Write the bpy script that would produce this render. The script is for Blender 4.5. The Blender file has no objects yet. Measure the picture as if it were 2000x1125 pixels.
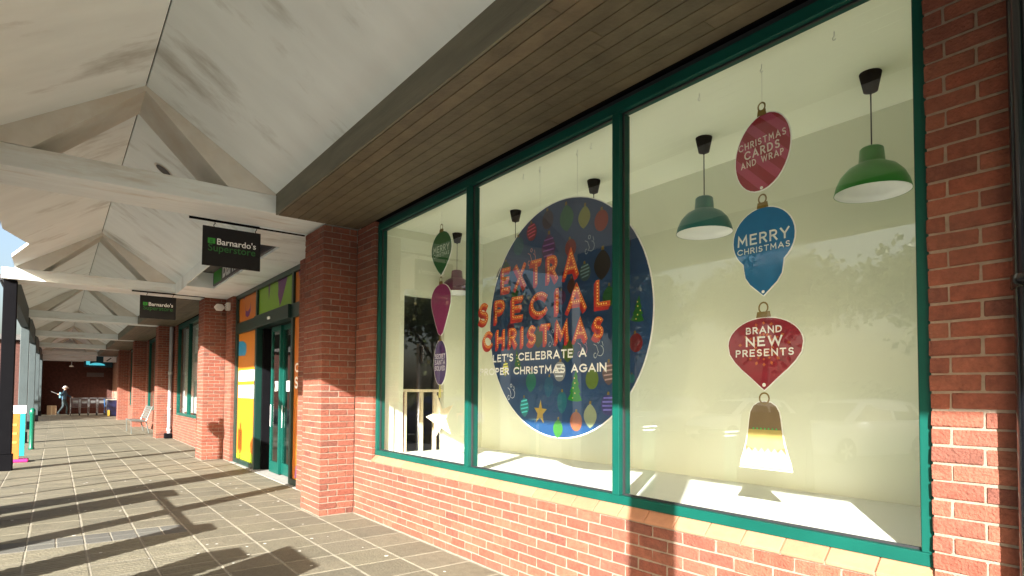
import bpy, bmesh, math, random
from mathutils import Vector, Matrix

scene = bpy.context.scene
C = scene.collection
RND = random.Random(11)
rad = math.radians

# ------------------------------------------------------------------ camera
YAW, PITCH, ROLL, EYE = math.atan2(892, 1168), rad(2.1), 0.0062, 1.5
cam_d = bpy.data.cameras.new('camera'); cam = bpy.data.objects.new('camera', cam_d); C.objects.link(cam)
fw = Vector((math.cos(YAW) * math.cos(PITCH), -math.sin(YAW) * math.cos(PITCH), math.sin(PITCH)))
rt = Vector((-math.sin(YAW), -math.cos(YAW), 0.0))
up = rt.cross(fw)
r2 = rt * math.cos(ROLL) + up * math.sin(ROLL)
u2 = up * math.cos(ROLL) - rt * math.sin(ROLL)
m = Matrix((r2, u2, -fw)).transposed().to_4x4(); m.translation = (0, 0, EYE)
cam.matrix_world = m
cam_d.sensor_width = 36; cam_d.sensor_fit = 'HORIZONTAL'
cam_d.lens = 1168 / 2000 * 36
cam_d.shift_y = (724 - 562.5) / 2000
cam_d.clip_start = 0.05; cam_d.clip_end = 3000
scene.camera = cam

# ------------------------------------------------------------------ sky, sun, exposure
SUN_AZ, SUN_EL = rad(57), math.atan(0.4835 * math.sin(rad(57)))
world = bpy.data.worlds.new('World'); scene.world = world; world.use_nodes = True
wn = world.node_tree.nodes; wl = world.node_tree.links
bg = wn['Background']
sky = wn.new('ShaderNodeTexSky'); sky.sky_type = 'NISHITA'; sky.sun_disc = False
sky.sun_elevation = SUN_EL; sky.sun_rotation = math.atan2(-math.cos(SUN_AZ), math.sin(SUN_AZ))
sky.air_density = 1.0; sky.dust_density = 5.0; sky.ozone_density = 1.0
wl.new(sky.outputs[0], bg.inputs[0]); bg.inputs[1].default_value = 0.075
sun_d = bpy.data.lights.new('sun', 'SUN'); sun_d.energy = 5.0; sun_d.angle = rad(0.5); sun_d.color = (1.0, 0.965, 0.91)
sun = bpy.data.objects.new('sun', sun_d); C.objects.link(sun)
sdir = Vector((math.cos(SUN_AZ) * math.cos(SUN_EL), -math.sin(SUN_AZ) * math.cos(SUN_EL), -math.sin(SUN_EL)))
sun.rotation_euler = sdir.to_track_quat('-Z', 'Y').to_euler(); sun.location = (-10, 15, 12)
vs = scene.view_settings
vs.view_transform = 'Standard'; vs.look = 'None'; vs.exposure = 2.2; vs.gamma = 1.0; vs.use_curve_mapping = False
scene.cycles.max_bounces = 10; scene.cycles.diffuse_bounces = 6; scene.cycles.transparent_max_bounces = 16
scene.cycles.use_denoising = True

# ------------------------------------------------------------------ helpers
# All coordinates below are written as (along the walkway, towards the shop, up); F() turns them into Blender's axes.
def F(p): return (p[0], -p[1], p[2])
ORG = {}
def tag(o, label=None, cat=None, group=None, kind=None):
    if label: o['label'] = label
    if cat: o['category'] = cat
    if group: o['group'] = group
    if kind: o['kind'] = kind
    return o
def thing(name, loc, label, cat, group=None):
    o = bpy.data.objects.new(name, None); C.objects.link(o); o.location = F(loc); o.empty_display_size = 0.1
    ORG[o] = Vector(F(loc))
    return tag(o, label, cat, group)
def adopt(o, parent):
    if parent is not None:
        o.parent = parent
        if parent in ORG: o.matrix_parent_inverse = Matrix.Translation(-ORG[parent])
    return o
def link(name, me, mat=None, parent=None):
    o = bpy.data.objects.new(name, me); C.objects.link(o)
    if mat is not None and not me.materials: me.materials.append(mat)
    return adopt(o, parent)
class B:
    def __init__(s): s.v = []; s.f = []
    def quad(s, *pts):
        n = len(s.v); s.v += [tuple(p) for p in pts]; s.f.append(tuple(range(n, n + len(pts)))); return s
    def box(s, x0, x1, y0, y1, z0, z1):
        n = len(s.v)
        s.v += [(x0,y0,z0),(x1,y0,z0),(x1,y1,z0),(x0,y1,z0),(x0,y0,z1),(x1,y0,z1),(x1,y1,z1),(x0,y1,z1)]
        s.f += [tuple(n + i for i in q) for q in ((0,3,2,1),(4,5,6,7),(0,1,5,4),(1,2,6,5),(2,3,7,6),(3,0,4,7))]; return s
    def prism(s, poly, axis, a0, a1):
        """poly of 2-D points swept along axis; axis 'x': (y,z), 'y': (x,z), 'z': (x,y)"""
        n = len(s.v); k = len(poly)
        def P(p, a): return {'x': (a, p[0], p[1]), 'y': (p[0], a, p[1]), 'z': (p[0], p[1], a)}[axis]
        s.v += [P(p, a0) for p in poly] + [P(p, a1) for p in poly]
        s.f.append(tuple(n + i for i in range(k))); s.f.append(tuple(n + k + i for i in reversed(range(k))))
        for i in range(k): j = (i + 1) % k; s.f.append((n + j, n + i, n + k + i, n + k + j))
        return s
    def tube(s, pts, r, seg=8, r_end=None, caps=True):
        pts = [Vector(p) for p in pts]; n0 = len(s.v)
        for i, p in enumerate(pts):
            a = pts[max(0, i - 1)]; b = pts[min(len(pts) - 1, i + 1)]; d = (b - a).normalized()
            t = Vector((0, 0, 1)) if abs(d.z) < 0.9 else Vector((1, 0, 0))
            e1 = d.cross(t).normalized(); e2 = d.cross(e1)
            rr = r if r_end is None else r + (r_end - r) * i / (len(pts) - 1)
            for k in range(seg):
                w = 2 * math.pi * k / seg; s.v.append(tuple(p + e1 * (math.cos(w) * rr) + e2 * (math.sin(w) * rr)))
        for i in range(len(pts) - 1):
            for k in range(seg):
                a = n0 + i * seg + k; b = n0 + i * seg + (k + 1) % seg
                s.f.append((a, b, b + seg, a + seg))
        if caps:
            s.f.append(tuple(n0 + k for k in range(seg))); e = n0 + (len(pts) - 1) * seg
            s.f.append(tuple(e + k for k in reversed(range(seg))))
        return s
    def lathe(s, prof, cx, cy, seg=24):
        n0 = len(s.v)
        for r, z in prof:
            for k in range(seg):
                w = 2 * math.pi * k / seg; s.v.append((cx + r * math.cos(w), cy + r * math.sin(w), z))
        for i in range(len(prof) - 1):
            for k in range(seg):
                a = n0 + i * seg + k; b = n0 + i * seg + (k + 1) % seg
                s.f.append((a, b, b + seg, a + seg))
        return s
    def disc(s, c, r, axis='y', seg=10, ry=None):
        ry = ry or r; pts = []
        for k in range(seg):
            w = 2 * math.pi * k / seg; a, b = math.cos(w) * r, math.sin(w) * ry
            pts.append((c[0] + a, c[1], c[2] + b) if axis == 'y' else (c[0], c[1] + a, c[2] + b))
        return s.quad(*pts)
    def mesh(s, name, smooth=False):
        me = bpy.data.meshes.new(name); me.from_pydata([F(p) for p in s.v], [], [q[::-1] for q in s.f]); me.update()
        if smooth: me.polygons.foreach_set('use_smooth', [True] * len(me.polygons))
        return me
    def build(s, name, mat, parent=None, smooth=False, kind=None, bevel=0):
        o = link(name, s.mesh(name, smooth), mat, parent)
        if bevel:
            md = o.modifiers.new('bevel', 'BEVEL'); md.width = bevel; md.segments = 2; md.limit_method = 'ANGLE'
        if kind: o['kind'] = kind
        return o
def bx(name, mat, parent, *d, bevel=0, kind=None): return B().box(*d).build(name, mat, parent, bevel=bevel, kind=kind)
def copy_tree(o, parent=None, loc=None):
    c = o.copy(); C.objects.link(c)
    if parent is not None: c.parent = parent
    if loc is not None: c.location = F(loc); ORG[c] = Vector(F(loc))
    for ch in list(o.children): copy_tree(ch, c)
    return c

# ------------------------------------------------------------------ materials
def nt(name):
    ma = bpy.data.materials.new(name); ma.use_nodes = True
    return ma, ma.node_tree.nodes, ma.node_tree.links, ma.node_tree.nodes['Principled BSDF']
def mat(name, col, rough=0.6, var=0.12, scale=6.0, bump=0.0, bscale=60.0, metal=0.0, spec=0.5, stretch=(1,1,1), dirt=None, dirt_scale=1.2, dirt_lo=0.52, dirt_hi=0.72):
    ma, n, l, p = nt(name)
    p.inputs['Roughness'].default_value = rough; p.inputs['Metallic'].default_value = metal
    p.inputs['Specular IOR Level'].default_value = spec
    geo = n.new('ShaderNodeNewGeometry'); mp = n.new('ShaderNodeMapping'); mp.inputs['Scale'].default_value = stretch
    l.new(geo.outputs['Position'], mp.inputs['Vector'])
    nz = n.new('ShaderNodeTexNoise'); nz.inputs['Scale'].default_value = scale; nz.inputs['Detail'].default_value = 6
    l.new(mp.outputs[0], nz.inputs['Vector'])
    mx = n.new('ShaderNodeMix'); mx.data_type = 'RGBA'
    c = Vector(col[:3])
    mx.inputs['A'].default_value = (*[max(0, x * (1 - var)) for x in c], 1); mx.inputs['B'].default_value = (*[min(1, x * (1 + var)) for x in c], 1)
    ra = n.new('ShaderNodeMapRange'); ra.inputs[1].default_value = 0.3; ra.inputs[2].default_value = 0.7
    l.new(nz.outputs[0], ra.inputs[0]); l.new(ra.outputs[0], mx.inputs['Factor'])
    out = mx.outputs['Result']
    if dirt:
        n2 = n.new('ShaderNodeTexNoise'); n2.inputs['Scale'].default_value = dirt_scale; n2.inputs['Detail'].default_value = 8; n2.inputs['Roughness'].default_value = 0.62
        l.new(mp.outputs[0], n2.inputs['Vector'])
        r3 = n.new('ShaderNodeMapRange'); r3.inputs[1].default_value = dirt_lo; r3.inputs[2].default_value = dirt_hi
        l.new(n2.outputs[0], r3.inputs[0])
        m2 = n.new('ShaderNodeMix'); m2.data_type = 'RGBA'; m2.inputs['B'].default_value = (*dirt, 1)
        l.new(r3.outputs[0], m2.inputs['Factor']); l.new(out, m2.inputs['A']); out = m2.outputs['Result']
    l.new(out, p.inputs['Base Color'])
    if bump:
        nb = n.new('ShaderNodeTexNoise'); nb.inputs['Scale'].default_value = bscale; nb.inputs['Detail'].default_value = 5
        l.new(mp.outputs[0], nb.inputs['Vector'])
        bp = n.new('ShaderNodeBump'); bp.inputs['Strength'].default_value = bump; bp.inputs['Distance'].default_value = 0.01
        l.new(nb.outputs[0], bp.inputs['Height']); l.new(bp.outputs[0], p.inputs['Normal'])
    return ma
def ramp(n, stops):
    r = n.new('ShaderNodeValToRGB'); e = r.color_ramp.elements
    while len(e) < len(stops): e.new(0.5)
    for i, (pos, c) in enumerate(stops): e[i].position = pos; e[i].color = (*c, 1)
    return r
def piece_mat(name, stops, rough, nscale, namt, bump, bscale, spec=0.35, extra=None, extra_amt=0.5):
    """colour picked piece by piece (object random + island random), fine grain on top"""
    ma, n, l, p = nt(name)
    p.inputs['Roughness'].default_value = rough; p.inputs['Specular IOR Level'].default_value = spec
    oi = n.new('ShaderNodeObjectInfo'); geo = n.new('ShaderNodeNewGeometry')
    ad = n.new('ShaderNodeMath'); ad.operation = 'ADD'; fr = n.new('ShaderNodeMath'); fr.operation = 'FRACT'
    l.new(oi.outputs['Random'], ad.inputs[0]); l.new(geo.outputs['Random Per Island'], ad.inputs[1]); l.new(ad.outputs[0], fr.inputs[0])
    rp = ramp(n, stops); l.new(fr.outputs[0], rp.inputs[0])
    nz = n.new('ShaderNodeTexNoise'); nz.inputs['Scale'].default_value = nscale; nz.inputs['Detail'].default_value = 7; nz.inputs['Roughness'].default_value = 0.65
    l.new(geo.outputs['Position'], nz.inputs['Vector'])
    mr = n.new('ShaderNodeMapRange'); mr.inputs[1].default_value = 0.25; mr.inputs[2].default_value = 0.75
    mr.inputs[3].default_value = 1 - namt; mr.inputs[4].default_value = 1 + namt
    l.new(nz.outputs[0], mr.inputs[0])
    mu = n.new('ShaderNodeVectorMath'); mu.operation = 'SCALE'; l.new(rp.outputs[0], mu.inputs[0]); l.new(mr.outputs[0], mu.inputs['Scale'])
    out = mu.outputs[0]
    if extra:
        n2 = n.new('ShaderNodeTexNoise'); n2.inputs['Scale'].default_value = 2.2; n2.inputs['Detail'].default_value = 8
        l.new(geo.outputs['Position'], n2.inputs['Vector'])
        r3 = n.new('ShaderNodeMapRange'); r3.inputs[1].default_value = 0.52; r3.inputs[2].default_value = 0.75; r3.inputs[4].default_value = extra_amt
        l.new(n2.outputs[0], r3.inputs[0])
        m2 = n.new('ShaderNodeMix'); m2.data_type = 'RGBA'; m2.inputs['B'].default_value = (*extra, 1)
        l.new(r3.outputs[0], m2.inputs['Factor']); l.new(out, m2.inputs['A']); out = m2.outputs['Result']
    l.new(out, p.inputs['Base Color'])
    nb = n.new('ShaderNodeTexNoise'); nb.inputs['Scale'].default_value = bscale; nb.inputs['Detail'].default_value = 6
    l.new(geo.outputs['Position'], nb.inputs['Vector'])
    bp = n.new('ShaderNodeBump'); bp.inputs['Strength'].default_value = bump; bp.inputs['Distance'].default_value = 0.012
    l.new(nb.outputs[0], bp.inputs['Height']); l.new(bp.outputs[0], p.inputs['Normal'])
    return ma
def glass_mat(name, tint=(0.97, 0.985, 0.975), ior=1.45):
    ma = bpy.data.materials.new(name); ma.use_nodes = True; n = ma.node_tree.nodes; l = ma.node_tree.links
    n.remove(n['Principled BSDF'])
    tr = n.new('ShaderNodeBsdfTransparent'); tr.inputs[0].default_value = (*tint, 1)
    gl = n.new('ShaderNodeBsdfGlossy'); gl.inputs[0].default_value = (1, 1, 1, 1)
    gp = n.new('ShaderNodeNewGeometry'); sm = n.new('ShaderNodeTexNoise'); sm.inputs['Scale'].default_value = 2.5; sm.inputs['Detail'].default_value = 6; l.new(gp.outputs['Position'], sm.inputs['Vector'])
    sr = n.new('ShaderNodeMapRange'); sr.inputs[1].default_value = 0.5; sr.inputs[2].default_value = 0.8; sr.inputs[4].default_value = 0.09; l.new(sm.outputs[0], sr.inputs[0]); l.new(sr.outputs[0], gl.inputs['Roughness'])
    wv = n.new('ShaderNodeTexNoise'); wv.inputs['Scale'].default_value = 0.9; wv.inputs['Detail'].default_value = 1; l.new(gp.outputs['Position'], wv.inputs['Vector'])
    wb = n.new('ShaderNodeBump'); wb.inputs['Strength'].default_value = 0.25; wb.inputs['Distance'].default_value = 0.01; l.new(wv.outputs[0], wb.inputs['Height']); l.new(wb.outputs[0], gl.inputs['Normal'])
    fr = n.new('ShaderNodeFresnel'); fr.inputs[0].default_value = ior
    ge = n.new('ShaderNodeNewGeometry'); k1 = n.new('ShaderNodeMath'); k1.operation = 'SUBTRACT'; k1.inputs[0].default_value = 1; l.new(ge.outputs['Backfacing'], k1.inputs[1])
    k2 = n.new('ShaderNodeMath'); k2.operation = 'MULTIPLY'; l.new(fr.outputs[0], k2.inputs[0]); l.new(k1.outputs[0], k2.inputs[1])   # one reflection per sheet
    mx = n.new('ShaderNodeMixShader'); l.new(k2.outputs[0], mx.inputs[0]); l.new(tr.outputs[0], mx.inputs[1]); l.new(gl.outputs[0], mx.inputs[2])
    l.new(mx.outputs[0], n['Material Output'].inputs['Surface'])
    return ma
def brick_tex_mat(name):
    """brickwork too far off to pick the bricks apart"""
    ma, n, l, p = nt(name)
    p.inputs['Roughness'].default_value = 0.85
    geo = n.new('ShaderNodeNewGeometry'); sx = n.new('ShaderNodeSeparateXYZ'); l.new(geo.outputs['Position'], sx.inputs[0])
    ad = n.new('ShaderNodeMath'); l.new(sx.outputs[0], ad.inputs[0]); l.new(sx.outputs[1], ad.inputs[1])
    cx = n.new('ShaderNodeCombineXYZ'); l.new(ad.outputs[0], cx.inputs[0]); l.new(sx.outputs[2], cx.inputs[1])
    br = n.new('ShaderNodeTexBrick'); l.new(cx.outputs[0], br.inputs['Vector'])
    br.inputs['Color1'].default_value = (0.30, 0.115, 0.07, 1); br.inputs['Color2'].default_value = (0.24, 0.085, 0.055, 1); br.inputs['Mortar'].default_value = (0.42, 0.36, 0.29, 1)
    br.inputs['Scale'].default_value = 1.0; br.inputs['Brick Width'].default_value = 0.225; br.inputs['Row Height'].default_value = 0.075
    br.inputs['Mortar Size'].default_value = 0.006
    l.new(br.outputs[0], p.inputs['Base Color'])
    return ma

M = {}
BR = [(0.0, (0.2091, 0.0672, 0.0410)), (0.25, (0.1763, 0.0541, 0.0344)), (0.5, (0.2255, 0.0820, 0.0508)), (0.7, (0.1640, 0.0541, 0.0361)), (0.88, (0.2009, 0.0672, 0.0435)), (1.0, (0.1230, 0.0459, 0.0328))]
M['brick'] = piece_mat('brick_red', BR, 0.85, 26, 0.30, 0.9, 80, spec=0.25, extra=(0.115, 0.058, 0.042), extra_amt=0.55)
M['sillbrick'] = piece_mat('sill_brick_smooth', [(0, (0.2940, 0.1400, 0.0770)), (0.5, (0.3220, 0.1610, 0.0910)), (1, (0.2800, 0.1260, 0.0700))], 0.7, 18, 0.1, 0.15, 120, spec=0.35)
M['mortar'] = mat('mortar', (0.2179, 0.1741, 0.1313), 0.95, 0.15, 30, 0.5, 150)
M['brickfar'] = brick_tex_mat('brick_far'); M['brickend'] = mat('dark_brick', (0.075, 0.028, 0.02), 0.9, 0.3, 8, 0.4, 60)  # the end wall's shade is put into this darker brick colour
M['slab'] = piece_mat('paving_slab', [(0, (0.1487, 0.1358, 0.0942)), (0.3, (0.1223, 0.1119, 0.0787)), (0.6, (0.1553, 0.1402, 0.0986)), (0.85, (0.1355, 0.1232, 0.0886)), (1, (0.1124, 0.1042, 0.0749))], 0.72, 14, 0.2, 0.5, 45, extra=(0.0794, 0.0745, 0.0526), extra_amt=0.5)
M['joint'] = mat('paving_joint', (0.2576, 0.2331, 0.1786), 0.95, 0.25, 9, 0.4, 120)
M['sett'] = piece_mat('small_paver', [(0, (0.1140, 0.1122, 0.0960)), (1, (0.0900, 0.0882, 0.0780))], 0.85, 20, 0.15, 0.4, 90)
M['asphalt'] = mat('asphalt', (0.0510, 0.0510, 0.0492), 0.9, 0.25, 30, 0.5, 200)
M['kerb'] = mat('kerb_concrete', (0.2520, 0.2450, 0.2240), 0.85, 0.12, 20, 0.3, 100)
M['plaster'] = mat('white_painted_board', (0.755, 0.815, 0.815), 0.75, 0.05, 3, 0.12, 40, stretch=(1.1, 0.45, 0.45), dirt=(0.44, 0.46, 0.43), dirt_scale=1.7, dirt_lo=0.55, dirt_hi=0.72)
M['beam'] = mat('white_painted_timber', (0.72, 0.77, 0.765), 0.65, 0.05, 5, 0.2, 70, stretch=(3, 0.5, 3), dirt=(0.55, 0.52, 0.45), dirt_scale=2.0, dirt_lo=0.55, dirt_hi=0.75)
M['rafter'] = mat('cream_painted_rafter', (0.62, 0.60, 0.54), 0.7, 0.05, 5, 0.15, 60, dirt=(0.55, 0.48, 0.39), dirt_scale=1.6, dirt_lo=0.5, dirt_hi=0.75)
M['plank'] = piece_mat('soffit_plank', [(0, (0.1148, 0.0892, 0.0527)), (0.35, (0.0978, 0.0782, 0.0459)), (0.7, (0.1275, 0.0978, 0.0578)), (1, (0.0892, 0.0723, 0.0442))], 0.55, 5, 0.3, 0.25, 30, spec=0.4)
M['fascia'] = mat('grey_brown_fascia', (0.135, 0.125, 0.085), 0.6, 0.2, 4, 0.2, 30, stretch=(0.4, 3, 3))
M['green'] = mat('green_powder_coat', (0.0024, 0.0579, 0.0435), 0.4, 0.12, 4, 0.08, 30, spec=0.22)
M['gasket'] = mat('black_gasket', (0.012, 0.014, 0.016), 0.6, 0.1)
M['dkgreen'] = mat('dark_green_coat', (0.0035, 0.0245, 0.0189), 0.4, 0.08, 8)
M['black'] = mat('black_paint_and_shade', (0.004, 0.004, 0.005), 0.8, 0.1, 5, spec=0.05)
M['glass'] = glass_mat('window_glass', ior=1.74)
M['doorglass'] = glass_mat('door_glass', (0.80, 0.86, 0.84), 1.5)
M['cream'] = mat('cream_emulsion', (0.68, 0.695, 0.555), 0.8, 0.02, 2)
M['ceilwhite'] = mat('display_ceiling_white', (0.79, 0.81, 0.68), 0.8, 0.02, 2)
M['white'] = mat('white_laminate', (0.78, 0.78, 0.76), 0.45, 0.02, 3)
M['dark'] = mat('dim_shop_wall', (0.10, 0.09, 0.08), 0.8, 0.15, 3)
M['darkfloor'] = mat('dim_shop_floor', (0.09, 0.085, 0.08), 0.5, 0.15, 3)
M['woodpale'] = mat('pale_softwood', (0.62, 0.52, 0.36), 0.6, 0.12, 8, stretch=(6, 6, 0.8))
M['redwood'] = mat('red_brown_timber', (0.20, 0.06, 0.035), 0.5, 0.12, 8)
M['post'] = mat('grey_blue_paint', (0.0383, 0.0540, 0.0563), 0.6, 0.1, 3, 0.15, 60)
M['steel'] = mat('brushed_steel', (0.55, 0.55, 0.54), 0.32, 0.05, 20, metal=0.9)
M['tyre'] = mat('tyre_rubber', (0.02, 0.02, 0.02), 0.8, 0.1)
M['roof'] = mat('roof_felt', (0.10, 0.095, 0.09), 0.9, 0.15)
def flat(name, col, rough=0.5, var=0.04): return mat(name, col, rough, var, 9)

# ------------------------------------------------------------------ bricks and slabs (shared meshes)
PIECES = {}
def piece_mesh(dims, kind, matl, k):
    key = (kind, tuple(round(d, 3) for d in dims), k)
    if key in PIECES: return PIECES[key]
    rr = random.Random(hash((kind, k, round(dims[0] * 1000), round(dims[1] * 1000))) & 0xffff)
    bm = bmesh.new(); bmesh.ops.create_cube(bm, size=1)
    for v in bm.verts:
        v.co = Vector((v.co.x * dims[0], v.co.y * dims[1], v.co.z * dims[2]))
    w = 0.004 if kind == 'brick' else 0.006
    bmesh.ops.bevel(bm, geom=bm.edges[:], offset=min(w, min(dims) * 0.2), segments=1, affect='EDGES', profile=0.5)
    j = 0.0024 if kind == 'brick' else 0.0012
    for v in bm.verts: v.co += Vector((rr.uniform(-j, j), rr.uniform(-j, j), rr.uniform(-j, j)))
    me = bpy.data.meshes.new(kind); bm.to_mesh(me); bm.free(); me.materials.append(matl); PIECES[key] = me
    return me
def place_pieces(boxes, kind, matl, parent, name=None, jit=0.0024, proud=0.0):
    for b in boxes:
        d = (b[1] - b[0], b[3] - b[2], b[5] - b[4])
        me = piece_mesh(d, kind, matl, RND.randrange(4))
        o = bpy.data.objects.new(name or kind, me); C.objects.link(o); adopt(o, parent)
        o.location = F(((b[0] + b[1]) / 2 + RND.uniform(-jit, jit), (b[2] + b[3]) / 2 + RND.uniform(-jit, jit) - proud, (b[4] + b[5]) / 2 + RND.uniform(-jit, jit) * 0.6))
def joined_pieces(boxes, name, matl, parent, jit=0.0015, kind='stuff', inset=0.0):
    b = B()
    for q in boxes:
        dx, dy, dz = (RND.uniform(-jit, jit) for _ in range(3))
        b.box(q[0] + dx, q[1] + dx, q[2] + dy, q[3] + dy, q[4] + dz, q[5] + dz)
    return b.build(name, matl, parent, kind=kind)

CO, JT = 0.075, 0.010                     # course height, joint
YW, YC = 2.975, 2.545                     # wall face, pier face
SOF = 3.53                                # soffit over the shop fronts
def pier_boxes(x0, z1):
    """bricks of a pier 0.665 wide standing 0.43 out of the wall: near side and front, then far side"""
    near, far = [], []; c = 0; z = JT
    while z + 0.055 < z1:
        a, b2 = z, min(z + 0.065, z1 - 0.002); x1 = x0 + 0.665
        if c % 2 == 0:
            for k in range(3): near.append((x0 + k * 0.225, x0 + k * 0.225 + 0.215, YC, YC + 0.1025, a, b2))
            near.append((x0, x0 + 0.1025, YC + 0.1125, YC + 0.3275, a, b2)); near.append((x0, x0 + 0.1025, YC + 0.3375, YW - 0.002, a, b2))
            far.append((x1 - 0.1025, x1, YC + 0.1125, YC + 0.3275, a, b2)); far.append((x1 - 0.1025, x1, YC + 0.3375, YW - 0.002, a, b2))
        else:
            near.append((x0, x0 + 0.1025, YC, YC + 0.215, a, b2)); near.append((x0, x0 + 0.1025, YC + 0.225, YW - 0.002, a, b2))
            near.append((x0 + 0.1125, x0 + 0.3275, YC, YC + 0.1025, a, b2)); near.append((x0 + 0.3375, x0 + 0.5525, YC, YC + 0.1025, a, b2))
            far.append((x1 - 0.1025, x1, YC, YC + 0.215, a, b2)); far.append((x1 - 0.1025, x1, YC + 0.225, YW - 0.002, a, b2))
        z += CO; c += 1
    return near, far
def wall_boxes(x0, x1, z0, z1, y=YW, phase=0):
    out = []; c = phase; z = z0 + JT
    while z + 0.05 < z1 + 0.001:
        x = x0 - (0.1125 if c % 2 else 0.0)
        while x < x1 - 0.03:
            a, b2 = max(x, x0), min(x + 0.215, x1)
            if b2 - a > 0.03: out.append((a, b2, y, y + 0.1025, z, min(z + 0.065, z1)))
            x += 0.225
        z += CO; c += 1
    return out

# ------------------------------------------------------------------ ground, pavement
bx('ground', M['asphalt'], None, -150, 190, -160, 60, -0.6, -0.125, kind='structure')
X0P, X1P, Y0P = -6.0, 47.0, -1.05
pav = B().box(X0P, X1P, Y0P, 3.25, -0.124, -0.004).build('pavement', M['joint'], None, kind='structure')
kb = B()
x = X0P
while x < X1P:
    kb.box(x, min(x + 0.905, X1P), Y0P - 0.13, Y0P - 0.005, -0.2, 0.0); x += 0.915
kb.build('kerb', M['kerb'], None, kind='structure', bevel=0.012)
ylines = [Y0P, -0.625] + [-0.175 + 0.45 * k for k in range(7)] + [2.975]
near_s, far_s, setts = [], [], []
x = -2.70
while x < X1P - 0.45:
    for a, b2 in zip(ylines[:-1], ylines[1:]):
        g = 0.0065
        q = (x + g, x + 0.45 - g, a + g, b2 - g, -0.05, 0.0)
        if abs(x - 7.2) < 0.1 and a < 1.1:
            for i in range(2):
                for k in range(2):
                    setts.append((x + i * 0.225 + 0.004, x + i * 0.225 + 0.221, a + 0.004 + k * (b2 - a) / 2, a - 0.004 + (k + 1) * (b2 - a) / 2, -0.05, 0.0))
        elif 3.0 < x < 19.2: near_s.append(q)
        else: far_s.append(q)
    x += 0.45
near_s.sort(key=lambda q: q[0])
rib_s = [q for q in near_s if q[0] < 7.1 and q[2] < 1.1]
place_pieces([q for q in near_s if q not in rib_s], 'paving_slab', M['slab'], pav, jit=0.0012)
for q in rib_s:      # ribbed slabs: seven low ridges across each
    key = ('rib', round(q[3] - q[2], 3))
    if key not in PIECES:
        b = B(); L, W2 = q[1] - q[0], q[3] - q[2]; b.box(-L / 2, L / 2, -W2 / 2, W2 / 2, -0.025, 0.0215)
        for k in range(7): xx = -L / 2 + 0.03 + k * (L - 0.06) / 6.0; b.prism([(xx - 0.018, 0.0216), (xx - 0.01, 0.026), (xx + 0.01, 0.026), (xx + 0.018, 0.0216)], 'y', -W2 / 2 + 0.01, W2 / 2 - 0.01)
        PIECES[key] = b.mesh('paving_slab'); PIECES[key].materials.append(M['slab'])
    o = bpy.data.objects.new('ribbed_slab', PIECES[key]); C.objects.link(o); adopt(o, pav); o.location = F(((q[0] + q[1]) / 2, (q[2] + q[3]) / 2, -0.025))
gum = B()
for k in range(70):
    gx, gy, gr = RND.uniform(3.5, 12), RND.uniform(-0.6, 2.8), RND.uniform(0.008, 0.02)
    gum.v += [(gx + gr * math.cos(a) * RND.uniform(0.8, 1.2), gy + gr * math.sin(a) * RND.uniform(0.8, 1.2), 0.0018) for a in [2 * math.pi * i / 8 for i in range(8)]]; gum.f.append(tuple(range(8 * k, 8 * k + 8)))
gum.build('gum_spots', mat('old_gum', (0.55, 0.54, 0.48), 0.8, 0.2), pav, kind='stuff')
place_pieces(setts, 'small_paver', M['sett'], pav, jit=0.001)
joined_pieces(far_s, 'far_paving', M['slab'], pav, jit=0.001)
# slabs of the shop threshold
bx('threshold', M['kerb'], pav, 9.3, 13.75, 2.98, 3.3, -0.05, 0.004)

# ------------------------------------------------------------------ brick walls and piers of the near shop front
def brick_thing(name, loc, label, group, core, near, far=None, sill=None):
    t = thing(name, loc, label, 'brick pier' if 'pier' in name else 'brick wall', group)
    for i, c in enumerate(core): bx('mortar_core', M['mortar'], t, *c)
    place_pieces(near, 'brick', M['brick'], t)
    if far: joined_pieces(far, 'brickwork', M['brick'], t)
    return t
TR = [-0.27, 7.09, 14.34, 21.59, 28.84, 36.09, 43.34]       # trusses, each 0.67 deep along the walkway
PX = [t + 0.03 for t in TR]
PLAB = ['red brick pier standing right beside the camera', 'tall red brick pier between the big display window and the entrance', 'red brick pier beyond the entrance with two white boxes high up',
        'red brick pier with the metal bench beside it', 'fourth red brick pier along the walkway', 'fifth red brick pier along the walkway']
n, f2 = pier_boxes(PX[1], SOF)
brick_thing('brick_pier', (PX[1] + 0.33, 2.76, 0), PLAB[1], 'brick piers along the shop fronts', [(PX[1] + 0.006, PX[1] + 0.659, YC + 0.006, YW, 0, SOF)], n, f2)
n, f2 = pier_boxes(PX[2], SOF)
t = thing('brick_pier', (PX[2] + 0.33, 2.76, 0), PLAB[2], 'brick pier', 'brick piers along the shop fronts')
bx('mortar_core', M['mortar'], t, PX[2] + 0.006, PX[2] + 0.659, YC + 0.006, YW, 0, SOF)
place_pieces(n, 'brick', M['brick'], t); joined_pieces(f2, 'brickwork', M['brick'], t)
for i in (0, 3, 4, 5):
    n, f2 = pier_boxes(PX[i], SOF)
    t = thing('brick_pier', (PX[i] + 0.33, 2.76, 0), PLAB[i], 'brick pier', 'brick piers along the shop fronts')
    bx('mortar_core', M['mortar'], t, PX[i] + 0.006, PX[i] + 0.659, YC + 0.006, YW, 0, SOF)
    joined_pieces(n + f2, 'brickwork', M['brick'], t)

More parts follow.
